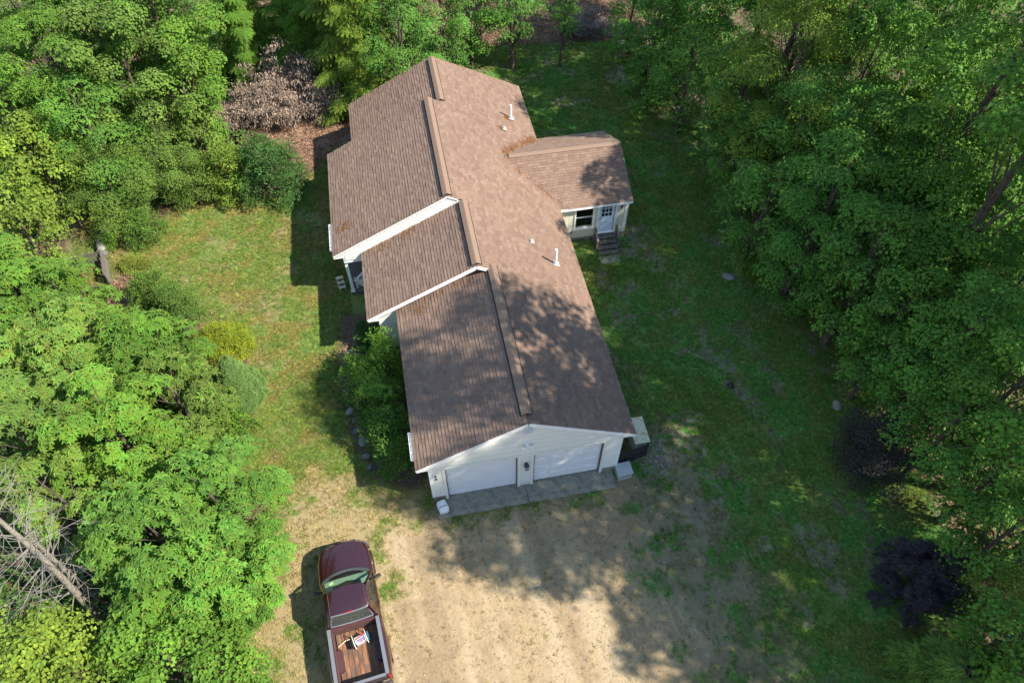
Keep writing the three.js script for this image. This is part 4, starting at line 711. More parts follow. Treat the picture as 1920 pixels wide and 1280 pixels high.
// grass, fallen leaves
{
  const r = rng(9), L = new Leaves(3);
  for (let i = 0; i < 8; i++) { const a = r() * 6.28, k = 0.85 + r() * 0.3; L.leaf(V3((r() - 0.5) * 0.07, 0, (r() - 0.5) * 0.07), V3(Math.cos(a), 0.5 + r() * 1.1, Math.sin(a)).normalize(), V3(-Math.cos(a) * 0.6, 1, -Math.sin(a) * 0.6).normalize(), 0.05 + r() * 0.05, 0.009 + r() * 0.006, [k, k, k], 0); }
  const mats = [], cols = [], geo = L.geo();
  while (mats.length < 230000) {
    const x = -17 + r() * 37, z = -46 + r() * 47; if (onHouse(x, z)) continue;
    const [c, g] = soil(x, z); if (r() > g * (0.35 + 0.65 * smooth(0.3, 0.55, fbm(x * 2.2, z * 2.2, 2)))) { if (r() < 0.02) mats.length = mats.length; continue; }
    mats.push(new THREE.Matrix4().compose(V3(x, 0.005, z), new THREE.Quaternion().setFromAxisAngle(qUp, r() * 6.28), V3(1, 0.6 + r() * 0.6, 1).multiplyScalar(0.8 + r() * 0.6)));
    const q = 0.6 + r() * 0.9, d = r() < 0.22 ? 1 : 0; cols.push(lin((c[0] * 1.02 + d * 0.1) * q, (c[1] * 1.1 + d * 0.07) * q, (c[2] * 0.95 + d * 0.02) * q));
  }
  const m = new THREE.InstancedMesh(geo, dullLeafMat, mats.length); m.name = 'grass'; mats.forEach((x, i) => { m.setMatrixAt(i, x); m.setColorAt(i, cols[i]); });
  m.userData = { kind: 'stuff', label: 'short patchy lawn grass around the house', category: 'grass' }; m.receiveShadow = m.castShadow = true; scene.add(m);
}
{
  const r = rng(19), L = new Leaves(8); for (let i = 0; i < 5; i++) { const a = r() * 6.28; const k = 0.7 + r() * 0.6; L.leaf(V3((r() - 0.5) * 0.3, 0.01 + r() * 0.03, (r() - 0.5) * 0.3), V3(Math.cos(a), (r() - 0.3) * 0.6, Math.sin(a)).normalize(), tiltUp(r, 0.8), 0.1 + r() * 0.06, 0.05 + r() * 0.02, [k, k * (0.9 + r() * 0.1), k * 0.95], 0.3); }
  const mats = [], cols = [];
  while (mats.length < 16000) {
    const x = -30 + r() * 52, z = -52 + r() * 50, g = soil(x, z)[1], lit = zone('litter', x, z) > -1.2 || (z < -43 && x > 2 && x < 17); if (onHouse(x, z) || zone('drive', x, z) > -0.8 || zone('leftdry', x, z) > -0.5 || zone('rightdirt', x, z) > -0.5 || (g > 0.2 && r() > 0.015) || (!lit && r() > 0.35)) continue;
    mats.push(place(V3(x, 0.015, z), tiltUp(r, 0.4), r() * 6.28, 0.7 + r() * 0.7)); const q = 0.6 + r() * 0.7; cols.push(lin(0.3 * q, 0.185 * q, 0.115 * q));
  }
  const m = new THREE.InstancedMesh(L.geo(), dullLeafMat, mats.length); m.name = 'fallen_leaves'; mats.forEach((x, i) => { m.setMatrixAt(i, x); m.setColorAt(i, cols[i]); });
  m.userData = { kind: 'stuff', label: 'brown fallen leaves on the forest floor', category: 'leaves' }; m.receiveShadow = m.castShadow = true; scene.add(m);
}

// ---------------------------------------------------------------- things in the yard
{ // white slatted chair on the porch
  const c = thing('porch_chair', 'white slatted chair on the porch by the garage side of the house', 'chair', -2.62, 0.23, -23.95, -0.7), w = trimMat;
  for (let i = 0; i < 5; i++) part('back_slat', box(0.075, 0.62, 0.02, -0.2 + i * 0.1, 0.62, 0.26, 0.3), w, c);
  for (let i = 0; i < 5; i++) part('seat_slat', box(0.52, 0.02, 0.075, 0, 0.36 - i * 0.018 + 0.03, -0.24 + i * 0.1, -0.15), w, c);
  for (const s of [-1, 1]) { part('leg', box(0.05, 0.56, 0.07, s * 0.29, 0.28, -0.26), w, c); part('leg', box(0.05, 0.5, 0.07, s * 0.29, 0.25, 0.2), w, c); part('arm', cbox(0.11, 0.025, 0.66, 0.005, s * 0.3, 0.56, -0.04), w, c); }
}
{ // small stepped stand at the porch corner
  const c = thing('plant_stand', 'small pale wooden step stand on the grass beside the porch post', 'stand', -3.75, 0, -24.35, 0.2), m = std(0.55, 0.47, 0.33, 0.8);
  for (let i = 0; i < 3; i++) part('shelf', cbox(0.34, 0.03, 0.16, 0.004, 0, 0.55 - i * 0.17, -0.16 + i * 0.16), m, c);
  for (const s of [-1, 1]) { part('leg', box(0.04, 0.56, 0.04, s * 0.14, 0.27, -0.2), m, c); part('leg', box(0.04, 0.24, 0.04, s * 0.14, 0.11, 0.2), m, c); part('brace', box(0.03, 0.05, 0.56, s * 0.14, 0.34, 0, 0.8), m, c); }
}
{ // grey lidded bin
  const c = thing('storage_bin', 'grey lidded box beside the right end of the concrete apron', 'box', 6.83, 0, -12.2, 0.05), m = std(0.34, 0.35, 0.34, 0.6);
  part('body', [cbox(0.56, 0.4, 0.5, 0.015, 0, 0.19, 0)], m, c); part('lid', cbox(0.62, 0.05, 0.56, 0.015, 0, 0.42, -0.01, 0.06), std(0.38, 0.39, 0.38, 0.55), c); part('slot', box(0.4, 0.05, 0.02, 0, 0.355, 0.248), std(0.03, 0.03, 0.03, 0.9), c);
}
{ // black picket fence hiding the cream cabinet
  const f = thing('picket_fence', 'short black picket fence at the right front corner of the garage', 'fence', 6.78, 0, -12.62, 0.16), m = std(0.018, 0.02, 0.022, 0.75), r = rng(4);
  for (let i = 0; i < 12; i++) { const h = 0.98 + r() * 0.07, x = 0.05 + i * 0.1; part('picket', prism([[x - 0.038, 0.01], [x + 0.038, 0.01], [x + 0.038, h - 0.05], [x, h], [x - 0.038, h - 0.05]], 0, 0.018), m, f); }
  for (const y of [0.25, 0.8]) part('rail', box(1.2, 0.07, 0.035, 0.6, y, -0.02), m, f); part('post', box(0.08, 0.95, 0.08, 1.2, 0.475, -0.05), m, f);
}
{ const c = thing('cabinet', 'cream flat-topped cabinet behind the black picket fence', 'cabinet', 7.74, 0, -13.5, -0.02), m = std(0.55, 0.54, 0.46, 0.6);
  const topTex = dataTex(128, 128, (i, j) => { const s = fbm(i * 0.06, j * 0.06, 3), v = 0.92 + 0.12 * s, st = s > 0.62 ? 0.18 : 0; return [205 * v * (1 - st * 0.5), 200 * v * (1 - st), 172 * v * (1 - st * 1.6)]; });
  part('body', cbox(0.52, 0.92, 1.05, 0.01, 0.01, 0.46, 0), m, c); part('top', cbox(0.62, 0.05, 1.2, 0.008, 0, 0.975, 0), new THREE.MeshStandardMaterial({ map: topTex, roughness: 0.6 }), c); part('base_plate', box(0.7, 0.04, 1.2, 0.02, 0.02, 0.02), concMat, c); part('leaning_board', box(0.03, 0.5, 0.3, 0.36, 0.25, 0.3, 0, 0, 0.22), m, c); }
{ const c = thing('garden_hose', 'dark coiled hose on the garage wall behind the black fence', 'hose', 6.82, 0.55, -13.0), m = std(0.03, 0.035, 0.035, 0.6); for (let i = 0; i < 3; i++) part('coil', new THREE.TorusGeometry(0.2 - i * 0.02, 0.018, 6, 22).rotateY(Math.PI / 2 - 0.3 * i).translate(-0.12 + i * 0.05, 0.1, i * 0.02), m, c); part('bracket', box(0.14, 0.06, 0.1, -0.17, 0.32, 0), m, c); }
{ // white wrapped bag at the left end of the apron
  const c = thing('white_bag', 'crumpled white bag on the left end of the concrete apron', 'bag', -0.42, 0.05, -12.05, 0.25), g = new THREE.IcosahedronGeometry(1, 5), p = g.attributes.position;
  for (let i = 0; i < p.count; i++) { const x = p.getX(i), y = p.getY(i), z = p.getZ(i), n = 0.82 + 0.3 * fbm(x * 3 + z * 2 + 9, y * 3 - z + 4, 3) + 0.06 * Math.abs(Math.sin(x * 9 + y * 4)); const q = (v, e) => Math.sign(v) * Math.pow(Math.abs(v), e); p.setXYZ(i, q(x, 0.6) * 0.2 * n, 0.15 + q(y, 0.6) * 0.16 * n, q(z, 0.6) * 0.26 * n); }
  g.computeVertexNormals(); part('bag', g, std(0.8, 0.79, 0.77, 0.5), c); part('tie', new THREE.TorusGeometry(0.2, 0.012, 5, 20).rotateX(0.2).scale(1, 0.9, 1).translate(0, 0.17, 0.02), std(0.1, 0.1, 0.1, 0.7), c);
}
// rust-coloured pine needles caught in the roof valley and on the shingles
{
  const r = rng(88), L = new Leaves(4); for (let i = 0; i < 7; i++) { const a = r() * 6.28, k = 0.7 + r() * 0.6; L.leaf(V3((r() - 0.5) * 0.12, 0.006 + r() * 0.012, (r() - 0.5) * 0.12), V3(Math.cos(a), 0, Math.sin(a)), qUp, 0.1 + r() * 0.06, 0.008, [k, k, k], 0); }
  const mats = [], cols = [], nR = V3(SA, CA, 0), nL = V3(-SA, CA, 0), put = (x, z, right, b) => { const y = (right ? YE + M * (XR - x) : YE + M * (x - b.L)) + 0.014; mats.push(place(V3(x, y, z), right ? nR : nL, r() * 6.28, 0.8 + r() * 0.6)); const q = 0.7 + r() * 0.5; cols.push(lin(0.4 * q, 0.2 * q, 0.08 * q)); };
  for (let i = 0; i < 150; i++) { const t = r(), x = 4.9 + t * 2.05, off = Math.abs(r() + r() + r() - 1.5) * 0.5; put(x, -27.9 - t * 2.1 - off, true); if (i % 4 === 0) put(x, -27.6 + t * 2.1 + off * 0.5, true); }
  for (const [x, z, n, s] of [[5.75, -31.3, 26, 0.3], [5.2, -30.2, 22, 0.2]]) for (let i = 0; i < n; i++) put(x + (r() - 0.5) * s, z + (r() - 0.5) * s, true);
  for (const [x, z, n, s, k] of [[-3.0, -24.9, 26, 0.4, 2], [-0.3, -23.2, 16, 0.4, 1], [-1.3, -23.2, 12, 0.4, 1], [-0.2, -19.2, 12, 0.35, 0]]) for (let i = 0; i < n; i++) put(x + (r() + r() - 1) * s, z - r() * s, false, BLOCKS[k]);
  const m = new THREE.InstancedMesh(L.geo(), dullLeafMat, mats.length); m.name = 'pine_needles'; mats.forEach((x, i) => { m.setMatrixAt(i, x); m.setColorAt(i, cols[i]); });
  m.userData = { kind: 'stuff', label: 'rust-coloured pine needles in the roof valley', category: 'needles' }; m.castShadow = m.receiveShadow = true; scene.add(m);
}
// stones
const stoneGeos = [0, 1, 2, 3].map((k) => { const g = mergeVertices(new THREE.IcosahedronGeometry(1, 2).deleteAttribute('normal').deleteAttribute('uv')), p = g.attributes.position; for (let i = 0; i < p.count; i++) { const x = p.getX(i), y = p.getY(i), z = p.getZ(i), n = 0.7 + 0.55 * fbm(x * 1.7 + k * 9, y * 1.7 + z * 1.3, 2); p.setXYZ(i, x * n, y * n, z * n); } g.computeVertexNormals(); return toCreasedNormals(g, 0.7); });
const stoneMats = [std(0.16, 0.155, 0.14, 0.95), std(0.12, 0.118, 0.112, 0.95), std(0.22, 0.205, 0.18, 0.95)];
{ // low dry stone wall beside the clearing
  const w = thing('stone_wall', 'low dark stone retaining wall curving past the picket fence corner', 'wall'), r = rng(31), path = [[-14.95, -32.4], [-15.2, -31.4], [-15.45, -30.4], [-15.5, -29.4], [-15.35, -28.6]];
  for (let i = 0; i < path.length - 1; i++) for (let k = 0; k < 4; k++) for (let lvl = 0; lvl < 3; lvl++) { const t = (k + (lvl % 2) * 0.5) / 4, x = path[i][0] + (path[i + 1][0] - path[i][0]) * t, z = path[i][1] + (path[i + 1][1] - path[i][1]) * t, m = part('stone', stoneGeos[(i + k + lvl) % 4], stoneMats[(i * 3 + k + lvl) % 3], w); m.position.set(x + (r() - 0.5) * 0.06, 0.08 + lvl * 0.17, z); m.scale.set(0.2, 0.12, 0.17); m.rotation.y = r() * 3; }
}
{ const spots = [[-3.85, -18.2, 0.2], [-3.8, -17.75, 0.17], [-3.75, -17.2, 0.22], [-3.55, -16.7, 0.16], [-3.5, -16.2, 0.2], [-3.3, -15.6, 0.26], [-3.2, -14.9, 0.2], [-3.1, -14.4, 0.15], [-3.55, -20.4, 0.14], [-3.7, -19.5, 0.15]];
  spots.forEach(([x, z, s], i) => { const o = thing('edging_stone', 'grey rounded stone in the row edging the garage planting', 'stone', x, 0, z, i * 1.3, 'stones edging the garage planting'); part('stone', stoneGeos[i % 4], stoneMats[i % 3], o); o.children[0].scale.set(s * 0.75, s * 0.4, s * 0.95); o.children[0].position.y = s * 0.12; }); }
for (const [x, z, s, lab] of [[14.9, -21.5, 0.32, 'pale flat stone in the shaded lawn left of the bright low shrub'], [17.4, -20.6, 0.4, 'larger pale rock at the foot of the right forest edge'], [16.7, -13.6, 0.28, 'pale rock at the right forest edge above the purple shrub'], [15.6, -43.0, 0.3, 'bluish stone at the far edge of the back lawn'], [-4.6, -7.6, 0.09, 'small tan stone in the shadow left of the pickup']]) { const o = thing('stone', lab, 'stone', x, 0, z, x); part('stone', stoneGeos[1], lab.includes('tan') ? std(0.5, 0.36, 0.22, 0.9) : stoneMats[2], o).scale.set(s, s * 0.35, s * 0.7); o.children[0].position.y = s * 0.12; }
{ const o = thing('black_pot', 'small dark upturned pot lying on the right lawn', 'pot', 12.6, 0, -15.4, 0.5), m = std(0.03, 0.022, 0.018, 0.6); part('pot', new THREE.LatheGeometry([[0, 0.2], [0.1, 0.2], [0.13, 0.02], [0.15, 0.02], [0.15, 0]].map(([a, b]) => new THREE.Vector2(a, b)), 18), m, o); part('rim', new THREE.TorusGeometry(0.15, 0.012, 6, 20).rotateX(Math.PI / 2).translate(0, 0.012, 0), m, o); }
{ // crushed stone by the cabinet
  const r = rng(51), n = 260, m = new THREE.InstancedMesh(stoneGeos[2], std(1, 1, 1, 0.9), n); m.name = 'gravel'; for (let i = 0; i < n; i++) { const a = r() * 6.28, d = Math.sqrt(r()), s = 0.014 + r() * 0.026; m.setMatrixAt(i, place(V3(8.25 + Math.cos(a) * d * 0.6, s * 0.3, -12.55 + Math.sin(a) * d * 1.1), tiltUp(r, 1), r() * 6, s)); const q = 0.12 + r() * 0.22; m.setColorAt(i, lin(q, q * 0.97, q * 0.9)); }
  m.userData = { kind: 'stuff', label: 'loose crushed stone beside the cream cabinet', category: 'gravel' }; m.castShadow = m.receiveShadow = true; scene.add(m);
}
{ // small stones and twigs scattered over the drive
  const r = rng(57), n = 900, m = new THREE.InstancedMesh(stoneGeos[0], std(1, 1, 1, 0.9), n); m.name = 'drive_pebbles'; let i = 0;
  while (i < n) { const x = -7 + r() * 18, z = -12 + r() * 12; if (Math.max(zone('drive', x, z), zone('leftdry', x, z), zone('rightdirt', x, z)) < -0.5 || onHouse(x, z)) continue; const s = 0.01 + 0.03 * r() * r() * r(); m.setMatrixAt(i, place(V3(x, s * 0.3, z), tiltUp(r, 1), r() * 6, s)); const q = 0.14 + r() * 0.26; m.setColorAt(i, lin(q, q * 0.88, q * 0.72)); i++; }
  m.userData = { kind: 'stuff', label: 'small stones scattered over the dirt drive', category: 'pebbles' }; m.castShadow = m.receiveShadow = true; scene.add(m);
}
{ // grey picket fence corner under the oaks
  const f = thing('picket_fence', 'weathered grey picket fence corner under the oaks on the left', 'fence', -15.1, 0, -28.1), r = rng(61), pk = (x, z, turn) => { const m = part('picket', prism([[-0.05, 0.04], [0.05, 0.04], [0.05, 0.95], [0, 1.02], [-0.05, 0.95]], -0.012, 0.012), greyWood, f); m.position.set(x, (r() - 0.5) * 0.04, z); m.rotation.y = turn; m.rotation.z = (r() - 0.5) * 0.04; };
  for (let i = 0; i < 9; i++) pk(-0.12 - i * 0.15, 0.06 + i * 0.02, 0.1); for (let i = 0; i < 10; i++) pk(0.02 + i * 0.035, 0.12 + i * 0.15, Math.PI / 2 - 0.23);
  for (const y of [0.3, 0.8]) { part('rail', box(1.4, 0.08, 0.04, -0.68, y, 0.1, 0, 0.13), greyWood, f); part('rail', box(0.04, 0.08, 1.5, 0.14, y, 0.8, 0, 0.23), greyWood, f); } part('post', box(0.11, 1.05, 0.11, -0.02, 0.5, 0.02), greyWood, f);
}

// ---------------------------------------------------------------- pickup truck (front toward -z)
{
  const T = thing('pickup_truck', 'dark maroon regular-cab pickup truck parked on the drive', 'truck', -3.96, 0, -8.56, 0.108);
  const paint = new THREE.MeshPhysicalMaterial({ color: lin(0.034, 0.006, 0.008), roughness: 0.34, metalness: 0.25, clearcoat: 1, clearcoatRoughness: 0.06 });
  const black = std(0.012, 0.012, 0.013, 0.55), plastic = std(0.035, 0.036, 0.04, 0.7), chrome = std(0.6, 0.6, 0.6, 0.2, { metalness: 1 }), railM = std(0.13, 0.135, 0.15, 0.5), rubber = std(0.018, 0.018, 0.018, 0.9);
  const glass = new THREE.MeshPhysicalMaterial({ color: lin(0.62, 0.78, 0.68), roughness: 0.03, transmission: 1, thickness: 0 });
  // loft a shell through stations [z, halfWidth, yTop, yBottom, crown]
  function loft(st, prof) {
    const pos = [], idx = [], n = prof(st[0]).length;
    st.forEach((s) => { for (const [x, y, dz] of prof(s)) pos.push(x, y, s[0] + (dz ?? 0)); });
    for (let i = 0; i < st.length - 1; i++) for (let k = 0; k < n - 1; k++) { const a = i * n + k, b = a + n; idx.push(a, b, a + 1, a + 1, b, b + 1); }
    for (const i of [0, st.length - 1]) { const c = pos.length / 3; let sx = 0, sy = 0, sz = 0; for (let k = 0; k < n; k++) { sx += pos[(i * n + k) * 3]; sy += pos[(i * n + k) * 3 + 1]; sz += pos[(i * n + k) * 3 + 2]; } pos.push(sx / n, sy / n, sz / n); for (let k = 0; k < n - 1; k++) i ? idx.push(c, i * n + k + 1, i * n + k) : idx.push(c, k, k + 1); }
    const g = new THREE.BufferGeometry(); g.setAttribute('position', new THREE.Float32BufferAttribute(pos, 3)); g.setIndex(idx); g.setAttribute('uv', new THREE.Float32BufferAttribute(new Float32Array(pos.length / 3 * 2), 2)); return toCreasedNormals(g, 0.6);
  }
  const section = ([z, w, yt, yb, cr = 0.03]) => { const h = [[0, yt + cr], [w * 0.45, yt + cr * 0.8], [w * 0.75, yt + cr * 0.2], [w * 0.9, yt - 0.03], [w * 0.975, yt - 0.11], [w, yt - 0.26], [w * 0.99, (yt + yb) / 2 - 0.08], [w * 0.96, yb + 0.05], [w * 0.9, yb], [0, yb]]; return [...h, ...h.slice(1, -1).reverse().map(([x, y]) => [-x, y]), h[0]]; };
  // front end and cab tub; the nose is swept back at the corners
  const noseSec = (s) => section(s).map(([x, y]) => [x, y, 0.28 * Math.pow(Math.abs(x) / 0.95, 2.4)]);
  part('body', loft([[-2.5, 0.78, 0.86, 0.42], [-2.44, 0.86, 0.95, 0.4], [-2.2, 0.925, 1.0, 0.36], [-1.75, 0.95, 1.04, 0.34], [-1.2, 0.955, 1.07, 0.34], [-0.85, 0.955, 1.1, 0.34], [-0.3, 0.95, 1.1, 0.34], [0.5, 0.945, 1.1, 0.34]], (s) => s[0] < -1.2 ? noseSec(s).map(([x, y, d]) => [x, y, d * Math.min(1, (-1.2 - s[0]) / 0.9)]) : section(s)), paint, T);
  // hood panel with its shut lines
  const hoodGeo = (() => { const pos = [], idx = [], nx = 14, nz = 12; for (let j = 0; j <= nz; j++) for (let i = 0; i <= nx; i++) { const u = i / nx * 2 - 1, v = j / nz, w = 0.7 + 0.1 * v, x = u * w, zf = -2.46 + 0.26 * Math.pow(Math.abs(u), 2.4), zb = -1.26 - 0.2 * (1 - u * u) + 0.06, z = zf + (zb - zf) * v, y = 0.945 + 0.19 * Math.pow(v, 0.6) - 0.055 * u * u - 0.03 * Math.pow(Math.abs(u), 8) + 0.012 * (Math.abs(u) < 0.62 ? 1 : 0); pos.push(x, y + 0.012, z); } for (let j = 0; j < nz; j++) for (let i = 0; i < nx; i++) { const a = j * (nx + 1) + i; idx.push(a, a + nx + 1, a + 1, a + 1, a + nx + 1, a + nx + 2); } const g = new THREE.BufferGeometry(); g.setAttribute('position', new THREE.Float32BufferAttribute(pos, 3)); g.setAttribute('uv', new THREE.Float32BufferAttribute(new Float32Array(pos.length / 3 * 2), 2)); g.setIndex(idx); g.computeVertexNormals(); return g; })();
  part('hood', hoodGeo, paint, T);
  // greenhouse: roof, pillars, glass. corners: base and roof rings
  const bf = (u) => V3(0.86 * u, 1.13, -1.06 - 0.24 * (1 - u * u)), rf = (u) => V3(0.66 * u, 1.79 + 0.035 * (1 - u * u), -0.42 - 0.1 * (1 - u * u));
  const strip = (a, b, n, off = 0, u0 = -1, u1 = 1) => { const pos = [], idx = []; for (let i = 0; i <= n; i++) { const u = u0 + (u1 - u0) * i / n; for (let k = 0; k <= 4; k++) { const p = a(u).lerp(b(u), k / 4); p.y += off + 0.03 * Math.sin(Math.PI * k / 4); pos.push(p.x, p.y, p.z); } } for (let i = 0; i < n; i++) for (let k = 0; k < 4; k++) { const q = i * 5 + k; idx.push(q, q + 5, q + 1, q + 1, q + 5, q + 6); } const g = new THREE.BufferGeometry(); g.setAttribute('position', new THREE.Float32BufferAttribute(pos, 3)); g.setAttribute('uv', new THREE.Float32BufferAttribute(new Float32Array(pos.length / 3 * 2), 2)); g.setIndex(idx); g.computeVertexNormals(); return g; };
  part('windshield', strip(bf, rf, 16), glass, T);
  const rr = (u) => V3(0.64 * u, 1.79, 0.34 + 0.03 * (1 - u * u)), rb = (u) => V3(0.76 * u, 1.32, 0.5 + 0.03 * (1 - u * u));
  const rw = part('rear_window', strip(rr, rb, 10, 0, -0.9, 0.9), new THREE.MeshPhysicalMaterial({ color: lin(0.2, 0.23, 0.2), roughness: 0.03, transmission: 0.8, thickness: 0 }), T);
  part('window_seal', [limb([-1, -0.5, 0, 0.5, 1].map((u) => rr(u * 0.93).add(V3(0, 0.02, 0.01))), [0.022, 0.022, 0.022, 0.022, 0.022], 5), limb([-1, -0.5, 0, 0.5, 1].map((u) => rb(u * 0.93).add(V3(0, 0.0, 0.02))), [0.022, 0.022, 0.022, 0.022, 0.022], 5), limb([rr(-0.93), rb(-0.93)], [0.022, 0.022], 5), limb([rr(0.93), rb(0.93)], [0.022, 0.022], 5)], railM, rw);
  part('brake_light', box(0.26, 0.03, 0.03, 0, 1.835, 0.37), std(0.35, 0.01, 0.015, 0.3), T);
  const roofSec = ([z, w, y]) => { const h = [[0, y + 0.035], [w * 0.6, y + 0.028], [w * 0.93, y + 0.008], [w, y - 0.02], [w * 0.98, y - 0.05]]; return [...h.slice().reverse().map(([x, v]) => [-x, v]), ...h.slice(1)].map(([x, v]) => [x, v, z < -0.3 ? -0.1 * (1 - (x / 0.66) ** 2) : 0]); };
  const rf2 = part('cab_roof', loft([[-0.44, 0.665, 1.79], [-0.3, 0.68, 1.82], [0, 0.685, 1.825], [0.28, 0.68, 1.815], [0.36, 0.66, 1.79]], roofSec), paint, T);
  for (const s of [-1, 1]) part('roof_seam', box(0.014, 0.014, 0.74, s * 0.6, 1.85, -0.04), std(0.12, 0.05, 0.055, 0.4), rf2);
  // pillars
  for (const s of [-1, 1]) { part('pillar', limb([V3(s * 0.885, 1.1, -1.06), V3(s * 0.79, 1.48, -0.74), V3(s * 0.67, 1.8, -0.42)], [0.045, 0.042, 0.045], 6), paint, T);
    part('pillar', loft([[0.16, 0.12, 1.3, 1.0], [0.5, 0.12, 1.3, 1.0]], () => [[0, 0], [0, 0.001]]).deleteAttribute('uv') && hexa([[s * 0.9, 1.08, 0.56], [s * 0.9, 1.08, 0.14], [s * 0.78, 1.08, 0.14], [s * 0.72, 1.08, 0.56], [s * 0.69, 1.8, 0.37], [s * 0.69, 1.8, 0.1], [s * 0.62, 1.8, 0.1], [s * 0.6, 1.8, 0.37]]), paint, T);
    const sg = new THREE.BufferGeometry(); const P = [[0.895, 1.1, -0.98], [0.895, 1.1, 0.14], [0.685, 1.78, 0.1], [0.685, 1.78, -0.4]].map(([x, y, z]) => [s * x, y, z]); sg.setAttribute('position', new THREE.Float32BufferAttribute([...P[0], ...P[1], ...P[2], ...P[0], ...P[2], ...P[3]], 3)); sg.setAttribute('uv', new THREE.Float32BufferAttribute(new Float32Array(12), 2)); sg.computeVertexNormals();
    part('side_window', sg, glass, T);
    const mi = part('mirror', [cbox(0.2, 0.15, 0.1, 0.03, s * 1.09, 1.17, -0.8, 0, s * 0.15)], black, T); part('mirror_arm', box(0.14, 0.05, 0.05, s * 0.96, 1.13, -0.8), black, mi); part('mirror_glass', box(0.16, 0.11, 0.005, s * 1.09, 1.17, -0.745, 0, s * 0.15), chrome, mi);
    part('door_seam', [box(0.006, 0.62, 0.012, s * 0.954, 0.75, 0.16), box(0.006, 0.62, 0.012, s * 0.957, 0.75, -0.98)], black, T); part('door_handle', box(0.02, 0.04, 0.14, s * 0.958, 0.95, 0.02), black, T);
    part('headlight', cbox(0.28, 0.15, 0.1, 0.02, s * 0.64, 0.74, -2.3, 0, -s * 0.45), std(0.7, 0.72, 0.74, 0.15), T); part('tail_light', cbox(0.08, 0.36, 0.06, 0.01, s * 0.86, 0.95, 2.47), std(0.35, 0.01, 0.012, 0.25), T);
  }
  part('cowl', strip((u) => V3(0.8 * u, 1.1 + 0.03 * (1 - u * u), -1.2 - 0.2 * (1 - u * u)), (u) => V3(0.85 * u, 1.12 + 0.02 * (1 - u * u), -1.02 - 0.24 * (1 - u * u)), 14, 0.0), plastic, T);
  for (const [a, b] of [[[-0.55, -1.2], [-0.05, -1.21]], [[0.1, -1.22], [0.6, -1.06]]]) part('wiper', limb([V3(a[0], 1.165, a[1]), V3((a[0] + b[0]) / 2, 1.175, (a[1] + b[1]) / 2 - 0.02), V3(b[0], 1.18, b[1])], [0.012, 0.012, 0.01], 4), black, T);
  // interior seen through the glass
  part('dashboard', cbox(1.5, 0.2, 0.45, 0.04, 0, 1.02, -0.92), std(0.26, 0.29, 0.25, 0.8), T); part('seat', [cbox(1.4, 0.16, 0.5, 0.04, 0, 0.9, -0.05), cbox(1.4, 0.62, 0.16, 0.05, 0, 1.2, 0.24, 0.2)], std(0.2, 0.19, 0.17, 0.9), T); part('steering_wheel', new THREE.TorusGeometry(0.18, 0.015, 6, 20).rotateX(-0.5).translate(-0.38, 1.17, -0.55), black, T);
  part('paper', box(0.16, 0.004, 0.1, -0.52, 1.13, -1.0, 0, 0.3), std(0.75, 0.8, 0.4, 0.8), T);
  // bed
  const bz0 = 0.56, bz1 = 2.44, side = (s) => loft([[bz0, 0.955], [0.8, 0.965], [1.15, 1.0], [1.5, 1.01], [1.85, 1.0], [2.2, 0.965], [2.46, 0.94]], ([z, w]) => [[0.78, 1.22], [0.86, 1.225], [w - 0.06, 1.2], [w - 0.01, 1.1], [w, 0.9], [w - 0.01, 0.7], [w - 0.03, 0.45], [w - 0.12, 0.42], [0.74, 0.62], [0.74, 1.15], [0.78, 1.22]].map(([x, y]) => [x * s, y]).sort(() => 0));
  const bed = part('bed', [side(1), side(-1), box(1.5, 0.5, 0.05, 0, 0.9, bz0), box(1.5, 0.06, 1.9, 0, 0.58, 1.5)], paint, T);
  const tailgate = part('tailgate', cbox(1.52, 0.56, 0.07, 0.02, 0, 0.94, 2.45), paint, T); part('latch', box(0.22, 0.06, 0.03, 0, 1.05, 2.49), black, tailgate); part('cap', box(1.52, 0.03, 0.09, 0, 1.232, 2.45), railM, tailgate);
  for (const s of [-1, 1]) { part('rail_cap', cbox(0.12, 0.035, 1.9, 0.01, s * 0.815, 1.24, 1.5), railM, bed); part('wheel_well', cbox(0.2, 0.26, 0.75, 0.05, s * 0.66, 0.72, 1.5), std(0.06, 0.02, 0.022, 0.6), bed); }
  part('rail_cap', cbox(1.52, 0.03, 0.08, 0.01, 0, 1.2, bz0 + 0.01), std(0.07, 0.02, 0.025, 0.5), bed);
  const rustTex = dataTex(128, 256, (i, j) => { const g = fbm(i * 0.09, j * 0.02, 3), k = fbm(i * 0.04 + 30, j * 0.03, 3), v = 0.62 + 0.5 * g; const t = smooth(0.45, 0.65, k); return [(140 * (1 - t) + 112 * t) * v, (96 * (1 - t) + 86 * t) * v, (66 * (1 - t) + 70 * t) * v]; });
  for (let i = 0; i < 9; i++) { const tx = rustTex.clone(); tx.offset.set(i * 0.13, i * 0.31); tx.repeat.set(1.2, 0.5); tx.needsUpdate = true; part('bed_plank', cbox(0.142, 0.03, 1.8, 0.008, -0.62 + i * 0.155, 0.632, 1.5), new THREE.MeshStandardMaterial({ map: tx, roughness: 0.8 }), bed); }
  part('bed_panel', [box(0.012, 0.5, 1.8, -0.735, 0.92, 1.5), box(1.46, 0.5, 0.012, 0, 0.9, bz0 + 0.035)], std(0.09, 0.045, 0.04, 0.6), bed);
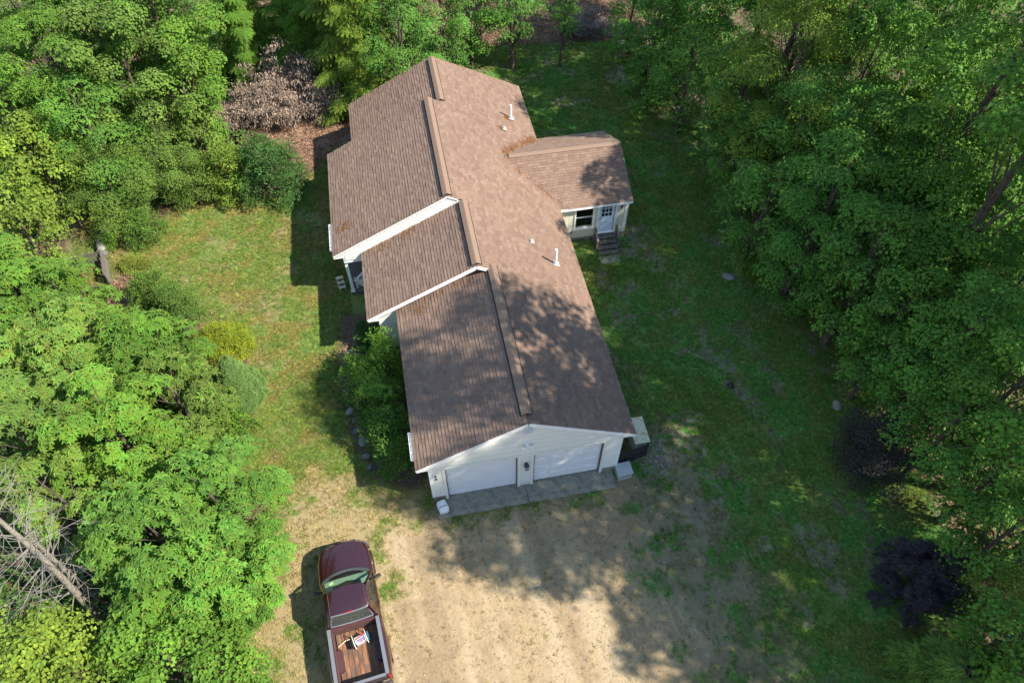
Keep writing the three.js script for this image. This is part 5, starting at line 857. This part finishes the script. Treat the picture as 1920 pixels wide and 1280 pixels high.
  part('rear_bumper', cbox(1.78, 0.17, 0.2, 0.03, 0, 0.56, 2.6), std(0.05, 0.05, 0.052, 0.5), T); part('front_bumper', loft([[-2.62, 0.7, 0.56, 0.42, 0], [-2.56, 0.9, 0.6, 0.38, 0], [-2.42, 0.95, 0.6, 0.38, 0]], (s) => section(s).map(([x, y]) => [x, y, 0.2 * (Math.abs(x) / 0.95) ** 3])), std(0.06, 0.06, 0.065, 0.4), T); part('grille', cbox(1.0, 0.2, 0.06, 0.02, 0, 0.74, -2.5), plastic, T);
  for (const z of [-1.65, 1.5]) for (const s of [-1, 1]) {
    const w = new THREE.Group(); w.name = 'wheel'; w.position.set(s * 0.83, 0.37, z); T.add(w);
    part('tyre', new THREE.LatheGeometry([[0.21, -0.11], [0.34, -0.12], [0.37, -0.09], [0.375, 0], [0.37, 0.09], [0.34, 0.12], [0.21, 0.11]].map(([a, b]) => new THREE.Vector2(a, b)), 28).rotateZ(Math.PI / 2), rubber, w); part('rim', [cyl(0.215, 0.215, 0.16, 0, 0, 0, 0, Math.PI / 2, 20), cyl(0.07, 0.05, 0.05, s * 0.1, 0, 0, 0, Math.PI / 2, 12)], std(0.42, 0.42, 0.43, 0.3, { metalness: 0.8 }), w);
    part('wheel_arch', new THREE.TorusGeometry(0.42, 0.035, 8, 24, Math.PI).rotateY(Math.PI / 2).translate(s * (z > 0 ? 0.985 : 0.94), 0.4, z), paint, T); part('wheel_housing', cyl(0.42, 0.42, 0.26, s * 0.83, 0.4, z, 0, Math.PI / 2, 24), black, T);
  }
  // machine lying in the bed
  const c = thing('compressor', 'small white machine with red and blue stripes in the truck bed', 'machine', -3.75, 0.66, -7.55, 0.3), wh = std(0.42, 0.42, 0.4, 0.5), rd = std(0.5, 0.03, 0.03, 0.45), bl = std(0.05, 0.12, 0.45, 0.45);
  const body = part('housing', cbox(0.36, 0.24, 0.26, 0.03, 0, 0.13, 0), wh, c); part('stripe', box(0.3, 0.006, 0.035, 0, 0.272, -0.05, 0, 0.15), rd, body); part('stripe', box(0.26, 0.006, 0.03, 0.02, 0.272, 0.03, 0, 0.15), bl, body); part('stripe', box(0.2, 0.006, 0.03, 0.05, 0.272, 0.09, 0, 0.15), rd, body);
  part('motor', cyl(0.1, 0.1, 0.22, -0.3, 0.12, 0.02, Math.PI / 2), black, c); part('tank', cyl(0.07, 0.07, 0.3, 0.27, 0.1, 0.0, Math.PI / 2), std(0.03, 0.1, 0.14, 0.4), c); part('cap', cyl(0.03, 0.03, 0.04, 0.16, 0.29, -0.1), rd, c);
  part('frame', [limb([V3(0.22, 0.02, -0.2), V3(0.22, 0.36, -0.2), V3(0.22, 0.36, 0.2), V3(0.22, 0.02, 0.2)], [0.014, 0.014, 0.014, 0.014], 6), limb([V3(-0.22, 0.02, -0.2), V3(-0.22, 0.34, -0.2), V3(-0.22, 0.34, 0.2), V3(-0.22, 0.02, 0.2)], [0.014, 0.014, 0.014, 0.014], 6)], std(0.7, 0.68, 0.6, 0.4), c);
  const st = thing('wood_stick', 'pale bent stick lying in the truck bed beside the machine', 'stick', -4.25, 0.66, -7.62, 0.2); part('stick', limb([V3(-0.28, 0.02, 0.08), V3(0, 0.04, -0.02), V3(0.3, 0.03, 0)], [0.02, 0.018, 0.014], 6), std(0.6, 0.5, 0.3, 0.8), st);
}
renderer.render(scene, camera);
